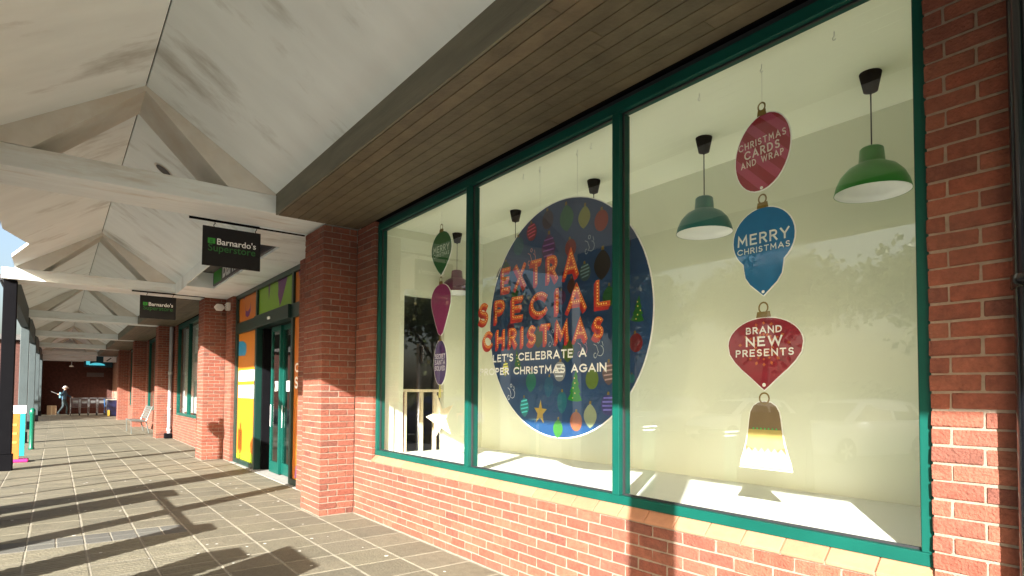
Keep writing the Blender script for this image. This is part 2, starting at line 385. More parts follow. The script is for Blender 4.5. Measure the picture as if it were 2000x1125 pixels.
# wall below the display window with its sill bricks
t = brick_thing('brick_wall', (4.0, 3.1, 0), 'low red brick wall under the big display window', None, [(0.43, 7.12, YW + 0.006, 3.25, 0, 0.682)],
                wall_boxes(0.43, 7.118, 0.0, 0.676))
x = 0.955; sb = []
prof = [(2.962, 0.684), (2.962, 0.702), (3.022, 0.757), (3.10, 0.757), (3.10, 0.684)]
while x < 6.59:
    x1 = min(x + 0.215, 6.592)
    B().prism(prof, 'x', x, x1).build('sill_brick', M['sillbrick'], t, bevel=0.004); x += 0.222
bx('sill_mortar', M['mortar'], t, 0.95, 6.595, 2.972, 3.095, 0.680, 0.698)
brick_thing('brick_wall', (6.86, 3.1, 0.68), 'narrow red brick strip between tall pier and display window', 'brick jambs of the display window', [(6.606, 7.118, YW + 0.006, 3.25, 0.684, SOF)],
            wall_boxes(6.60, 7.116, 0.683, SOF - 0.002, phase=1))
brick_thing('brick_wall', (0.75, 3.1, 0.68), 'red brick strip at the right end of the display window beside black pipe', 'brick jambs of the display window', [(0.43, 0.944, YW + 0.006, 3.25, 0.684, SOF)],
            wall_boxes(0.43, 0.95, 0.683, SOF - 0.002))
# wall strips either side of the entrance
t = thing('brick_wall', (14.05, 3.1, 0), 'narrow red brick strip between the entrance and second pier', 'brick wall')
bx('mortar_core', M['mortar'], t, 13.76, 14.365, YW + 0.006, 3.25, 0, SOF)
joined_pieces(wall_boxes(13.75, 14.36, 0, SOF - 0.002), 'brickwork', M['brick'], t)
t = thing('brick_wall', (8.6, 3.1, 0), 'red brick strip hidden behind the tall pier beside entrance', 'brick wall')
bx('mortar_core', M['mortar'], t, 7.79, 9.335, YW + 0.006, 3.25, 0, SOF)
joined_pieces(wall_boxes(7.79, 9.335, 0, SOF - 0.002), 'brickwork', M['brick'], t)
# shop fronts further along: low wall, window, wall strips
bx('wall_behind_camera', M['brickfar'], None, -6.0, PX[0] - 0.001, YW, 3.25, 0, SOF, kind='structure')

# ------------------------------------------------------------------ roof over the walkway
YR, ZR, ZE, YE, YL = 0.66, 4.63, 3.775, 1.97, -0.65          # ridge, eaves
SL = (ZR - ZE) / (YE - YR)
def zs(y): return ZR - SL * abs(y - YR)
ce = thing('ceiling', (7, 0.66, 3.7), 'white boarded pitched ceiling over the walkway', 'ceiling'); ce['kind'] = 'structure'; del ce['category']
spans = [(-6.0, TR[0])] + [(TR[i] + 0.67, TR[i + 1]) for i in range(len(TR) - 1)] + [(TR[-1] + 0.67, 47.0)]
TH = 0.05
for i, (a, b2) in enumerate(spans):
    B().prism([(YR + 0.006, ZR - 0.004), (YE, ZE), (YE, ZE + TH), (YR + 0.006, ZR + TH)], 'x', a, b2).build('ceiling_panel', M['plaster'], ce)
    if i == 2:     # the bay of the entrance is open above the eaves on the street side
        poly = [(a, YL), (11.05, YL), (12.79, -0.41), (13.3, YL), (b2, YL), (b2, YR - 0.006), (a, YR - 0.006)]
        bb = B(); n0 = len(poly)
        bb.v = [(p[0], p[1], zs(p[1])) for p in poly] + [(p[0], p[1], zs(p[1]) + TH) for p in poly]
        bb.f = [tuple(range(n0)), tuple(range(2 * n0 - 1, n0 - 1, -1))] + [((k + 1) % n0, k, n0 + k, n0 + (k + 1) % n0) for k in range(n0)]
        bb.build('ceiling_panel', M['plaster'], ce)
    else:
        B().prism([(YR - 0.006, ZR - 0.004), (YL, zs(YL)), (YL, zs(YL) + TH), (YR - 0.006, ZR + TH)], 'x', a, b2).build('ceiling_panel', M['plaster'], ce)
bx('ridge_gap', M['black'], ce, -6, 47, YR - 0.03, YR + 0.03, ZR + 0.03, ZR + 0.045)
# main roof: covers the shop and shuts out the sky
bx('roof', M['roof'], None, -6, 47, 1.99, 9.5, 3.84, 4.1, kind='structure')

TLAB = ['white roof truss just behind the camera', 'nearest white roof truss with broad tie beam', 'white roof truss beyond the entrance, second tie beam', 'third white roof truss along the walkway',
        'fourth white roof truss along the walkway', 'fifth white roof truss along the walkway', 'farthest white roof truss at end of walkway']
for i, x0 in enumerate(TR):
    t = thing('roof_truss', (x0 + 0.33, 0.66, 3.545), TLAB[i], 'roof truss', 'white roof trusses across the walkway')
    B().box(x0, x0 + 0.67, -0.84, 2.54, 3.545, 3.755).build('tie_beam', M['beam'], t, bevel=0.008)
    for s in (-1, 1):
        yo = YR + s * (YE - YR); yb = YR - 0.90 if s < 0 else YR + 0.80      # the boxed rafters stand steeper than the ceiling
        poly = [(YR, ZR + 0.03), (yo, ZE + 0.03), (yo, 3.757), (yb, 3.757), (YR, ZR - 0.05)]
        B().prism(poly, 'x', x0 + 0.004, x0 + 0.666).build('rafter', M['rafter'], t)

# soffits over the shop fronts
def soffit(i, a, b2, label):
    t = thing('timber_soffit', ((a + b2) / 2, 2.4, SOF), label, 'soffit', 'boarded timber soffits above the shop fronts')
    y = YE + 0.026; k = 0
    nb = 9; w = (2.978 - y) / nb
    for k in range(nb):
        xa = a
        cuts = [a] + sorted(RND.uniform(a + 1, b2 - 1) for _ in range(1 if k % 2 else 2)) + [b2]
        for p, q in zip(cuts[:-1], cuts[1:]):
            dz = RND.uniform(0, 0.002)
            B().box(p + 0.0015, q - 0.0015, y + k * w + 0.003, y + (k + 1) * w - 0.003, SOF + dz, SOF + 0.02).build('plank', M['plank'], t, bevel=0.002)
    B().box(a, b2, YE, YE + 0.022, SOF + 0.001, 3.80).build('fascia_board', M['fascia'], t, bevel=0.003)
    bx('backing', M['black'], t, a, b2, YE + 0.022, 3.25, SOF + 0.021, SOF + 0.03)
    return t
soffit(0, -6.0, TR[0], 'brown timber soffit behind the camera')
soffit(1, TR[0] + 0.67, TR[1], 'dark brown boarded soffit above the big display window')
SB = ['', '', '', 'dark boarded soffit beyond the second hanging sign', 'dark boarded soffit above the far bench', 'dark boarded soffit near the end of the walkway', 'last dark boarded soffit before the end wall']
for i in (3, 4, 5, 6): soffit(i, TR[i - 1] + 0.67, TR[i], SB[i])
for i, x0 in enumerate(TR):     # soffit pieces beside each tie beam
    bx('soffit_strip', M['beam'], None, x0, x0 + 0.67, 2.542, 3.25, 3.545, 3.6, kind='structure')
t = thing('plaster_soffit', (11, 2.6, SOF), 'smooth white soffit with a long slot above the entrance', 'soffit')
a, b2 = TR[1] + 0.67, TR[2]
bx('soffit_panel', M['plaster'], t, a, b2, 2.47, 3.25, SOF, SOF + 0.04)
bx('soffit_panel', M['plaster'], t, a, 8.65, YE, 2.468, SOF, SOF + 0.04)
bx('soffit_panel', M['plaster'], t, 13.0, b2, YE, 2.468, SOF, SOF + 0.04)
bx('fascia_board', M['plaster'], t, a, b2, YE, YE + 0.02, SOF + 0.042, 3.80)
bx('slot_end', M['plaster'], t, 13.0, 13.03, YE + 0.021, 2.469, SOF + 0.042, 3.83)
bx('slot_end', M['plaster'], t, 8.62, 8.65, YE + 0.021, 2.469, SOF + 0.042, 3.83)

t = thing('downlight', (8.89, 1.05, 4.37), 'small round downlight set in the white ceiling behind nearest beam', 'light')
b = B(); nrm = Vector((0, -SL, -1)).normalized(); e2 = Vector((0, 1, -SL)).normalized(); c0 = Vector((8.89, 1.053, zs(1.053)))
for rr_, dd_ in ((0.13, 0.004), (0.10, 0.010)):
    pts = [c0 + nrm * dd_ + Vector((1, 0, 0)) * (rr_ * math.cos(a)) + e2 * (rr_ * math.sin(a)) for a in [2 * math.pi * k / 20 for k in range(20)]]
    B().quad(*pts).build('trim_ring' if rr_ > 0.11 else 'lens', M['rafter'] if rr_ > 0.11 else M['roof'], t)
# street side: posts, eaves beams
PL2 = ['grey-blue canopy post right beside the camera on the kerb', 'canopy post in front of the entrance, out on the kerb', 'canopy post nearest in view at the left edge, coloured black for shade', 'grey-blue canopy post behind the orange board, second along the kerb',
       'grey-blue canopy post third along the kerb', 'slim grey-blue canopy post fourth along the kerb', 'last canopy post at the end of the walkway']
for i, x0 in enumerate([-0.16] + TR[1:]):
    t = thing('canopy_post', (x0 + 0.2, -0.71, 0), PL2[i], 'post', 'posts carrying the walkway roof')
    mm = M['black'] if i == 2 else M['post']  # post nearest in view: its shade is put into the black colour
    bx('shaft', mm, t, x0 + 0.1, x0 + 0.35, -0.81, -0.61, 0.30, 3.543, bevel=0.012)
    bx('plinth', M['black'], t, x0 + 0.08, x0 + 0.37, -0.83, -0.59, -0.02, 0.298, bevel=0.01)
    if i == 1:
        for s in (1,):
            xm = x0 + 0.225
            B().tube([(xm + s * 0.13, -0.71, 2.1), (xm + s * 1.5, -0.9, 3.72)], 0.045, 8).build('brace', mm, t)
EV = ['eaves beam over the kerb behind the camera', 'eaves beam over the kerb along the display window bay', 'grey eaves beam behind the dark post', 'grey eaves beam over the second kerb bay', 'grey eaves beam over the third kerb bay', 'far grey eaves beam over the kerb', 'last grey eaves beam over the kerb']
k = 0
for i, (a, b2) in enumerate(spans):
    if i == 2: continue
    t = thing('eaves_beam', ((a + b2) / 2, -0.75, 3.25), EV[k], 'eaves beam', 'eaves beams on the street side'); k += 1
    bx('beam', M['post'], t, a, b2, -0.80, -0.64, 3.255, 3.80)
    B().tube([(a, -0.87, 3.66), (b2, -0.87, 3.66)], 0.06, 10).build('gutter', M['gasket'], t)
    PP = [-0.16] + TR[1:]
    if i > 0: bx('beam_end', M['post'], t, PP[i - 1] + 0.352, a - 0.001, -0.80, -0.64, 3.255, 3.543)
    if i < len(TR): bx('beam_end', M['post'], t, b2 + 0.001, PP[i] + 0.098, -0.80, -0.64, 3.255, 3.543)

# ------------------------------------------------------------------ display window
t = thing('shop_window', (3.8, 3.07, 0.757), 'large three-pane display window in a green metal frame', 'shop window')
FY0, FY1 = 3.015, 3.115
WX0, WX1, WZ0, WZ1 = 0.955, 6.598, 0.759, 3.528
bx('bottom_rail', M['green'], t, WX0, WX1, FY0, FY1, WZ0, 0.818, bevel=0.004)
bx('head_rail', M['green'], t, WX0, WX1, FY0, FY1, 3.425, 3.495, bevel=0.004)
bx('head_packer', M['gasket'], t, WX0, WX1, FY0 + 0.012, FY1, 3.4955, WZ1)
for a, b2 in ((WX0, 1.005), (6.55, WX1)): bx('jamb', M['green'], t, a, b2, FY0, FY1, 0.8185, 3.4245, bevel=0.004)
for xm in (2.79, 4.635): bx('mullion', M['green'], t, xm - 0.031, xm + 0.031, FY0 - 0.004, FY1 + 0.01, 0.8185, 3.4245, bevel=0.004)
PANES = [(1.005, 2.759), (2.821, 4.604), (4.666, 6.55)]
for a, b2 in PANES:
    p = bx('pane', M['glass'], t, a + 0.001, b2 - 0.001, 3.062, 3.068, 0.819, 3.424)
    g = B(); w = 0.011
    for y0, y1 in ((3.048, 3.0615),):
        g.box(a, b2, y0, y1, 0.8186, 0.8186 + w); g.box(a, b2, y0, y1, 3.4244 - w, 3.4244)
        g.box(a, a + w, y0, y1, 0.8186 + w, 3.4244 - w); g.box(b2 - w, b2, y0, y1, 0.8186 + w, 3.4244 - w)
    g.build('gasket', M['gasket'], p)

# display space behind the glass
YB = 4.55
bx('display_floor', M['white'], None, 0.95, 6.62, 3.117, YB, 0.55, 0.765, kind='structure')
bx('display_back_wall', M['cream'], None, 0.8, 6.62, YB, YB + 0.1, 0.0, 3.56, kind='structure')
bx('display_ceiling', M['ceilwhite'], None, 0.82, 6.62, 3.117, YB, 3.5, 3.56, kind='structure')
bx('display_side_wall', M['cream'], None, 0.80, 0.948, 3.252, YB, 0.0, 3.5, kind='structure')
ew = B().box(6.622, 6.72, 3.252, 3.385, 0, 3.5).box(6.622, 6.72, 3.96, 4.65, 0, 3.5).box(6.622, 6.72, 3.385, 3.96, 2.70, 3.5).box(6.622, 6.72, 3.385, 3.96, 0, 0.76)
ew.build('display_end_wall', M['cream'], None, kind='structure')
bx('display_end_return', M['cream'], None, 6.602, 6.621, 3.118, 3.251, 0.766, 3.499, kind='structure')
t = thing('low_gate', (6.67, 3.67, 0.765), 'low pale timber gate across the dark doorway in display end wall', 'gate')
bx('top_rail', M['woodpale'], t, 6.64, 6.69, 3.388, 3.957, 1.50, 1.535, bevel=0.003)
for y in (3.43, 3.66, 3.85): bx('upright', M['woodpale'], t, 6.64, 6.69, y - 0.018, y + 0.018, 0.762, 1.499, bevel=0.003)
bx('end_post', M['redwood'], t, 6.64, 6.69, 3.388, 3.411, 0.762, 1.499)
# dim shop beyond
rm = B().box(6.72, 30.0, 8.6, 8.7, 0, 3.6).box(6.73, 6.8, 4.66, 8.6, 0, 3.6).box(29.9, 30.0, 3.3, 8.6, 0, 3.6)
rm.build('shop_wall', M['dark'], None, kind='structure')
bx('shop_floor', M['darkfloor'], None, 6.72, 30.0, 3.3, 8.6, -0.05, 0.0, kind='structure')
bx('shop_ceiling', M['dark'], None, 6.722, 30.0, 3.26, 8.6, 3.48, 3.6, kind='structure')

# pendant lamps
LCOL = [('glossy mid green', (0.015, 0.20, 0.02), 'rightmost in the display window'), ('dusty teal', (0.02, 0.14, 0.14), 'beside the blue bauble card'), ('dark grey', (0.05, 0.05, 0.05), 'mostly behind the top of the round poster'),
        ('dark grey', (0.05, 0.05, 0.05), 'behind the upper left edge of the round poster'), ('deep plum', (0.10, 0.008, 0.05), 'behind the green bauble card at the far pane')]
for i, (cn, cc, wh) in enumerate(LCOL):
    lx, ly = 1.555 + 1.203 * i, 3.98
    t = thing('pendant_lamp', (lx, ly, 3.5), cn + ' pendant lamp ' + wh, 'lamp', 'pendant lamps in the display window')
    mm = mat('lamp_' + cn.replace(' ', '_'), cc, 0.3, 0.03, 5)
    B().lathe([(0.001, 3.4995), (0.063, 3.4995), (0.058, 3.47), (0.040, 3.385), (0.012, 3.378), (0.001, 3.36)], lx, ly, 20).build('ceiling_rose', M['black'], t, smooth=True)
    B().tube([(lx, ly, 3.37), (lx, ly, 3.02)], 0.004, 6).build('cord', M['black'], t)
    pr = [(0.001, 3.032), (0.055, 3.03), (0.066, 3.02), (0.073, 2.935), (0.09, 2.925), (0.135, 2.90), (0.175, 2.855), (0.20, 2.80), (0.212, 2.752), (0.212, 2.748)]
    sh = B().lathe(pr, lx, ly, 32).build('shade', mm, t, smooth=True)
    B().lathe([(r - 0.004 if r > 0.01 else r, z - 0.004) for r, z in pr[:-1]] + [(0.2085, 2.7485)], lx, ly, 32).build('shade_lining', M['white'], sh, smooth=True)
    B().lathe([(0.001, 2.93), (0.022, 2.93), (0.03, 2.88), (0.028, 2.84), (0.014, 2.815), (0.001, 2.81)], lx, ly, 12).build('bulb', M['white'], t, smooth=True)

# ceiling hooks in the display
def hook(x, y, drop):
    pts = [(x, y, 3.5), (x, y, 3.475)] + [(x + 0.010 * math.sin(w), y, 3.462 + 0.010 * math.cos(w)) for w in [0.3 + 0.55 * k for k in range(8)]]
    return B().tube(pts, 0.0022, 5)
wire = M['steel']

# ------------------------------------------------------------------ stroke lettering
def arc(cx, cy, rx, ry, a0, a1, n=10): return [(cx + rx * math.cos(rad(a0 + (a1 - a0) * k / n)), cy + ry * math.sin(rad(a0 + (a1 - a0) * k / n))) for k in range(n + 1)]
G = {
 'A': (0.82, [[(0, 0), (0.41, 1), (0.82, 0)], [(0.15, 0.3), (0.67, 0.3)]]),
 'B': (0.6, [[(0, 0.5), (0.3, 0.5)] + arc(0.32, 0.25, 0.28, 0.25, 90, -90) + [(0, 0), (0, 1)] + arc(0.3, 0.76, 0.24, 0.24, 90, -90)]),
 'C': (0.85, [arc(0.48, 0.5, 0.48, 0.5, 42, 318, 16)]),
 'D': (0.72, [[(0, 0), (0, 1)] + arc(0.24, 0.5, 0.48, 0.5, 90, -90, 12) + [(0, 0)]]),
 'E': (0.56, [[(0.56, 1), (0, 1), (0, 0), (0.56, 0)], [(0, 0.52), (0.48, 0.52)]]),
 'F': (0.54, [[(0.54, 1), (0, 1), (0, 0)], [(0, 0.52), (0.46, 0.52)]]),
 'G': (0.9, [arc(0.48, 0.5, 0.48, 0.5, 45, 340, 16) + [(0.93, 0.46), (0.55, 0.46)]]),
 'H': (0.68, [[(0, 0), (0, 1)], [(0.68, 0), (0.68, 1)], [(0, 0.5), (0.68, 0.5)]]),
 'I': (0.0, [[(0, 0), (0, 1)]]),
 'L': (0.5, [[(0, 1), (0, 0), (0.5, 0)]]),
 'M': (0.86, [[(0, 0), (0.06, 1), (0.43, 0.32), (0.80, 1), (0.86, 0)]]),
 'N': (0.7, [[(0, 0), (0, 1), (0.7, 0), (0.7, 1)]]),
 'O': (0.96, [arc(0.48, 0.5, 0.48, 0.5, 90, 450, 20)]),
 'P': (0.55, [[(0, 0), (0, 1)] + arc(0.28, 0.74, 0.27, 0.26, 90, -90) + [(0, 0.48)]]),
 'R': (0.6, [[(0, 0), (0, 1)] + arc(0.3, 0.74, 0.27, 0.26, 90, -90) + [(0, 0.48)], [(0.28, 0.48), (0.6, 0)]]),
 'S': (0.56, [arc(0.29, 0.75, 0.25, 0.25, 35, 245, 9) + arc(0.27, 0.26, 0.28, 0.26, 65, -145, 9)]),
 'T': (0.64, [[(0, 1), (0.64, 1)], [(0.32, 1), (0.32, 0)]]),
 'U': (0.66, [[(0, 1)] + arc(0.33, 0.33, 0.33, 0.33, 180, 360, 10) + [(0.66, 1)]]),
 'V': (0.78, [[(0, 1), (0.39, 0), (0.78, 1)]]),
 'W': (1.15, [[(0, 1), (0.28, 0), (0.575, 0.9), (0.87, 0), (1.15, 1)]]),
 'X': (0.7, [[(0, 0), (0.7, 1)], [(0, 1), (0.7, 0)]]),
 'Y': (0.72, [[(0, 1), (0.36, 0.45), (0.72, 1)], [(0.36, 0.45), (0.36, 0)]]),
 "'": (0.0, [[(0, 1), (0, 0.72)]]), ' ': (0.35, []),
}
def layout(text, W, H, track=0.3):
    """strokes of a line of text fitted into W x H, (u,v) with u to the right"""
    raw = []; u = 0.0
    for ch in text:
        w, st = G[ch]; raw.append((u, st)); u += w + track
    tot = max(1e-6, u - track); sx = W / tot
    return [[(sx * (u0 + p[0]), H * p[1]) for p in s] for u0, st in raw for s in st]
def ribbon(b, pts, th, put, dep):
    n = len(pts); P = [Vector(p) for p in pts]; L, Rr = [], []
    closed = (P[0] - P[-1]).length < 1e-5
    for i in range(n):
        d0 = (P[i] - P[i - 1]).normalized() if i > 0 else ((P[0] - P[-2]).normalized() if closed else None)
        d1 = (P[i + 1] - P[i]).normalized() if i < n - 1 else ((P[1] - P[0]).normalized() if closed else None)
        if d0 is None: d0 = d1
        if d1 is None: d1 = d0
        d = (d0 + d1); d = d.normalized() if d.length > 1e-4 else d0
        nn = Vector((-d.y, d.x)); c = max(0.38, nn.dot(Vector((-d0.y, d0.x))))
        q = P[i].copy()
        if not closed and i == 0: q -= d1 * th * 0.5
        if not closed and i == n - 1: q += d0 * th * 0.5
        L.append(q + nn * (th / 2 / c)); Rr.append(q - nn * (th / 2 / c))
    for i in range(n - 1):
        b.quad(put(L[i], dep), put(L[i + 1], dep), put(Rr[i + 1], dep), put(Rr[i], dep))
def facing_street(x0, z0, y, rot=0.0):
    c, s = math.cos(rot), math.sin(rot)
    return lambda p, d=0.0: (x0 - (p[0] * c - p[1] * s), y - d, z0 + p[0] * s + p[1] * c)
def lettering(name, text, W, H, th, put, matl, parent, track=0.3, dep=0.0):
    b = B()
    for k, s in enumerate(layout(text, W, H, track)): ribbon(b, s, th, put, dep + k * 0.00006)
    return b.build(name, matl, parent)

PRINT = {}
def pm(c, rough=0.45):
    key = tuple(round(x, 3) for x in c)
    if key not in PRINT: PRINT[key] = mat('print_%d' % len(PRINT), c, rough, 0.05, 14)
    return PRINT[key]
WHITE = pm((0.85, 0.85, 0.83)); NAVY = pm((0.014, 0.052, 0.145)); RED = pm((0.36, 0.014, 0.012)); ORANGE = pm((0.66, 0.17, 0.025)); YEL = pm((0.85, 0.58, 0.13)); GOLD = pm((0.20, 0.13, 0.02))

# lettering stuck on the inside of the middle pane
def marquee(word, x0, z0, W, H, th, rot, label, shear=None, track=0.62):
    t = thing('window_lettering', (x0 - W / 2, 3.07, z0), label, 'lettering', 'vinyl words on the middle pane')
    put = facing_street(x0, z0, 3.0716 + 0.006, rot)
    lay = layout(word, W, H, track)
    if shear: lay = [[(p[0], p[1] + shear(p[0])) for p in s] for s in lay]
    b = B()
    for q in range(5):
        o = (5 - q) * 0.0055
        for k, s in enumerate(lay): ribbon(b, [(p[0] - o * 0.8, p[1] - o) for p in s], th * 1.12, put, 0.0002 * q + k * 0.00001)
    b.build('red_edge', RED, t)
    b = B()
    for k, s in enumerate(lay): ribbon(b, s, th, put, 0.0014 + k * 0.00003)
    b.build('letter_face', ORANGE, t)
    b = B()
    for k, s in enumerate(lay): ribbon(b, s, th * 0.72, put, 0.0022 + k * 0.00003)
    b.build('letter_inset', pm((0.50, 0.055, 0.012)), t)
    b = B()
    for s in lay:
        L = 0.0; P = [Vector(p) for p in s]; step = th * 0.72; nxt = step * 0.3
        for a, c in zip(P[:-1], P[1:]):
            d = (c - a).length
            while nxt <= L + d:
                q = a + (c - a) * ((nxt - L) / max(d, 1e-6)); b.disc(put(q, 0.0032), th * 0.21, 'y', 7); nxt += step
            L += d
    b.build('bulb_dots', YEL, t)
marquee('EXTRA', 4.165, 2.395, 0.93, 0.170, 0.032, 0.0, 'orange bulb-dotted word EXTRA on the middle pane')
marquee('SPECIAL', 4.515, 2.135, 1.60, 0.160, 0.033, 0.0, 'orange bulb-dotted word SPECIAL on the middle pane')
marquee('CHRISTMAS', 4.445, 1.905, 1.47, 0.130, 0.027, 0.0, 'orange bulb-dotted word CHRISTMAS on the middle pane')
for txt, x0, z0, W, H, lab in (("LET'S CELEBRATE A", 4.30, 1.772, 1.16, 0.054, "white words LET'S CELEBRATE A on the middle pane"), ('PROPER CHRISTMAS AGAIN', 4.50, 1.659, 1.56, 0.050, 'white words PROPER CHRISTMAS AGAIN on the middle pane')):
    t = thing('window_lettering', (x0 - W / 2, 3.07, z0), lab, 'lettering', 'vinyl words on the middle pane')
    lettering('letters', txt, W, H, 0.0125, facing_street(x0, z0, 3.0770), WHITE, t, 0.34)

# ------------------------------------------------------------------ round hanging poster with printed baubles
YD = 3.36
t = thing('round_poster', (3.752, YD, 1.115), 'huge navy round poster printed with baubles hanging in the window', 'poster')
DX, DZ, DR = 3.752, 2.128, 1.008
def ring_poly(r, n=72, cx=DX, cz=DZ): return [(cx + r * math.cos(2 * math.pi * k / n), cz + r * math.sin(2 * math.pi * k / n)) for k in range(n)]
B().prism(ring_poly(DR), 'y', YD, YD + 0.008).build('white_border', WHITE, t)
B().quad(*[(p[0], YD - 0.0006, p[1]) for p in ring_poly(DR - 0.008)]).build('navy_print', NAVY, t)
for hx, hy in ((4.01, YD), (3.533, YD)):
    hook(hx, hy, 0).tube([(hx, hy, 3.455), (hx, YD + 0.004, DZ + math.sqrt(max(0, DR ** 2 - (hx - DX) ** 2)) - 0.01)], 0.0012, 4).build('hanging_wire', wire, t)
for hx in (4.237, 3.369):
    h = thing('ceiling_hook', (hx, 3.355, 3.5), 'bare little ceiling hook %s the round poster' % ('above left of' if hx > 4 else 'above right of'), 'hook', 'bare hooks in the display ceiling')
    hook(hx, 3.355, 0).build('hook_wire', wire, h)
for hx, w_ in ((2.362, 'left of the bauble string'), (1.493, 'right of the bauble string')):
    h = thing('ceiling_hook', (hx, 3.36, 3.5), 'bare little ceiling hook ' + w_, 'hook', 'bare hooks in the display ceiling')
    hook(hx, 3.36, 0).build('hook_wire', wire, h)
def shape(kind, w, h):
    """outline (u,v) centred on 0,0"""
    if kind == 'ball': return [(w / 2 * math.cos(a), h / 2 * math.sin(a)) for a in [2 * math.pi * k / 22 for k in range(22)]]
    if kind == 'drop':
        return [(w / 2 * math.sin(a) * (0.55 + 0.45 * math.cos(a / 2) ** 1.0), h / 2 * math.cos(a)) for a in [2 * math.pi * k / 24 for k in range(12)]] + [(0, -h / 2)] + [(-w / 2 * math.sin(a) * (0.55 + 0.45 * math.cos(a / 2)), h / 2 * math.cos(a)) for a in [math.pi - 2 * math.pi * k / 24 for k in range(1, 12)]]
    if kind == 'leaf':
        n = 12; return [(w / 2 * math.sin(math.pi * k / n) ** 0.75, h / 2 - h * k / n) for k in range(n + 1)] + [(-w / 2 * math.sin(math.pi * k / n) ** 0.75, h / 2 - h * k / n) for k in range(n - 1, 0, -1)]
    if kind == 'tree':
        p = [(0, h / 2)]
        for k in range(4): y = h / 2 - h * (k + 1) / 4.2; p += [(w / 2 * (k + 1.2) / 5.2 * 1.25, y), (w / 2 * (k + 1.2) / 5.2 * 0.85, y)]
        p[-1] = (w * 0.2, -h / 2)
        return p + [(-a, b2) for a, b2 in reversed(p[1:])]
    if kind == 'star': return [((w / 2 if k % 2 == 0 else w * 0.2) * math.sin(math.pi * k / 5), (h / 2 if k % 2 == 0 else h * 0.2) * math.cos(math.pi * k / 5)) for k in range(10)]
ORN = [('leaf','green',3.66,2.96,.170,(.02,.17,.09)),('leaf','lime',3.45,2.92,.138,(.30,.33,.10)),('ball','red',3.26,2.85,.149,(.30,.04,.03)),('ball','plum',3.90,3.00,.147,(.05,.035,.07)),('ball','crimson',4.12,2.94,.144,(.26,.02,.05)),
 ('ball','teal',4.31,2.85,.152,(.02,.14,.19)),('leaf','purple',3.89,2.75,.183,(.09,.02,.13)),('ball','deepred',3.61,2.70,.134,(.22,.008,.015)),('leaf','brown',3.25,2.50,.178,(.03,.022,.018)),('ball','slate',3.44,2.47,.130,(.06,.12,.13)),('leaf','darkgreen',4.50,2.66,.12,(.02,.10,.05)),
 ('tree','tree',2.89,2.12,.13,(.02,.19,.02)),('ball','redball',2.91,1.87,.125,(.25,.01,.015)),('tree','tree',4.32,1.80,.124,(.015,.17,.03)),('leaf','olive',3.64,1.85,.146,(.09,.17,.02)),('leaf','yellow',4.50,1.72,.10,(.35,.36,.03)),
 ('leaf','tealgreen',4.12,1.60,.143,(.012,.19,.14)),('ball','grey',3.74,1.68,.150,(.34,.36,.38)),('drop','blue',3.88,1.55,.133,(.015,.12,.24)),('tree','tree',3.55,1.56,.17,(.02,.30,.02)),('ball','olive',3.36,1.61,.143,(.14,.24,.02)),
 ('leaf','stripe',3.18,1.65,.134,(.17,.11,.11)),('leaf','tealstripe',4.21,1.37,.13,(.02,.26,.28)),('star','star',3.99,1.33,.18,(.55,.38,.06)),('drop','tealblue',3.71,1.42,.136,(.01,.16,.22)),('ball','copper',3.54,1.27,.140,(.36,.12,.06)),
 ('leaf','sage',3.38,1.32,.143,(.34,.40,.24)),('ball','indigo',3.19,1.41,.144,(.05,.045,.22)),('leaf','greenoval',3.76,1.20,.120,(.05,.22,.04)),('ball','teal',2.95,1.61,.06,(.02,.2,.2)),
 ('leaf','midgreen',3.18,2.24,.13,(.02,.13,.03)),('ball','wine',3.02,2.62,.13,(.035,.035,.09)),('leaf','olive',4.02,1.98,.13,(.07,.10,.02)),('ball','maroon',4.42,2.10,.11,(.15,.01,.06)),('leaf','green',4.36,2.42,.10,(.02,.12,.03)),('ball','mauve',3.72,2.30,.11,(.12,.03,.12)),('leaf','brown',3.60,2.38,.10,(.10,.03,.02))]
for i, (kd, nm, ox, oz, w, c) in enumerate(ORN):
    h = w * {'leaf': 1.35, 'ball': 1.12, 'drop': 1.35, 'tree': 1.5, 'star': 1.25}[kd]
    rot = RND.uniform(-0.12, 0.12); put = facing_street(ox, oz, YD - 0.0011 - i * 0.00002, rot)
    o = B().quad(*[put(p) for p in shape(kd, w, h)]).build('printed_tree' if kd == 'tree' else 'printed_star' if kd == 'star' else 'printed_bauble', pm(tuple(x * 0.7 for x in c)), t)
    b = B(); put2 = facing_street(ox, oz, YD - 0.0020 - i * 0.00002, rot)
    if kd not in ('tree', 'star'):
        b.quad(*[put2(p) for p in ((-w * 0.09, h / 2 - 0.004), (w * 0.09, h / 2 - 0.004), (w * 0.07, h / 2 + w * 0.15), (-w * 0.07, h / 2 + w * 0.15))])
        b.build('bauble_cap', GOLD, o)
        if nm in ('stripe', 'tealstripe', 'indigo', 'yellow', 'crimson', 'grey', 'purple', 'slate'):
            b = B()
            for k in range(4):
                v = -h * 0.30 + k * h * 0.19; hw = w * 0.40 * math.sqrt(max(0.1, 1 - (2.2 * v / h) ** 2))
                b.quad(*[put2(p) for p in ((-hw, v), (hw, v + 0.01), (hw, v + 0.022), (-hw, v + 0.012))])
            b.build('bauble_stripe', pm(tuple(min(0.9, x * 2.2 + 0.05) for x in c)), o)
    elif kd == 'tree':
        for k in range(5): b.disc(put2((RND.uniform(-0.2, 0.2) * w, -h * 0.4 + k * h * 0.16)), 0.006, 'y', 6)
        b.build('tree_light', YEL, o)
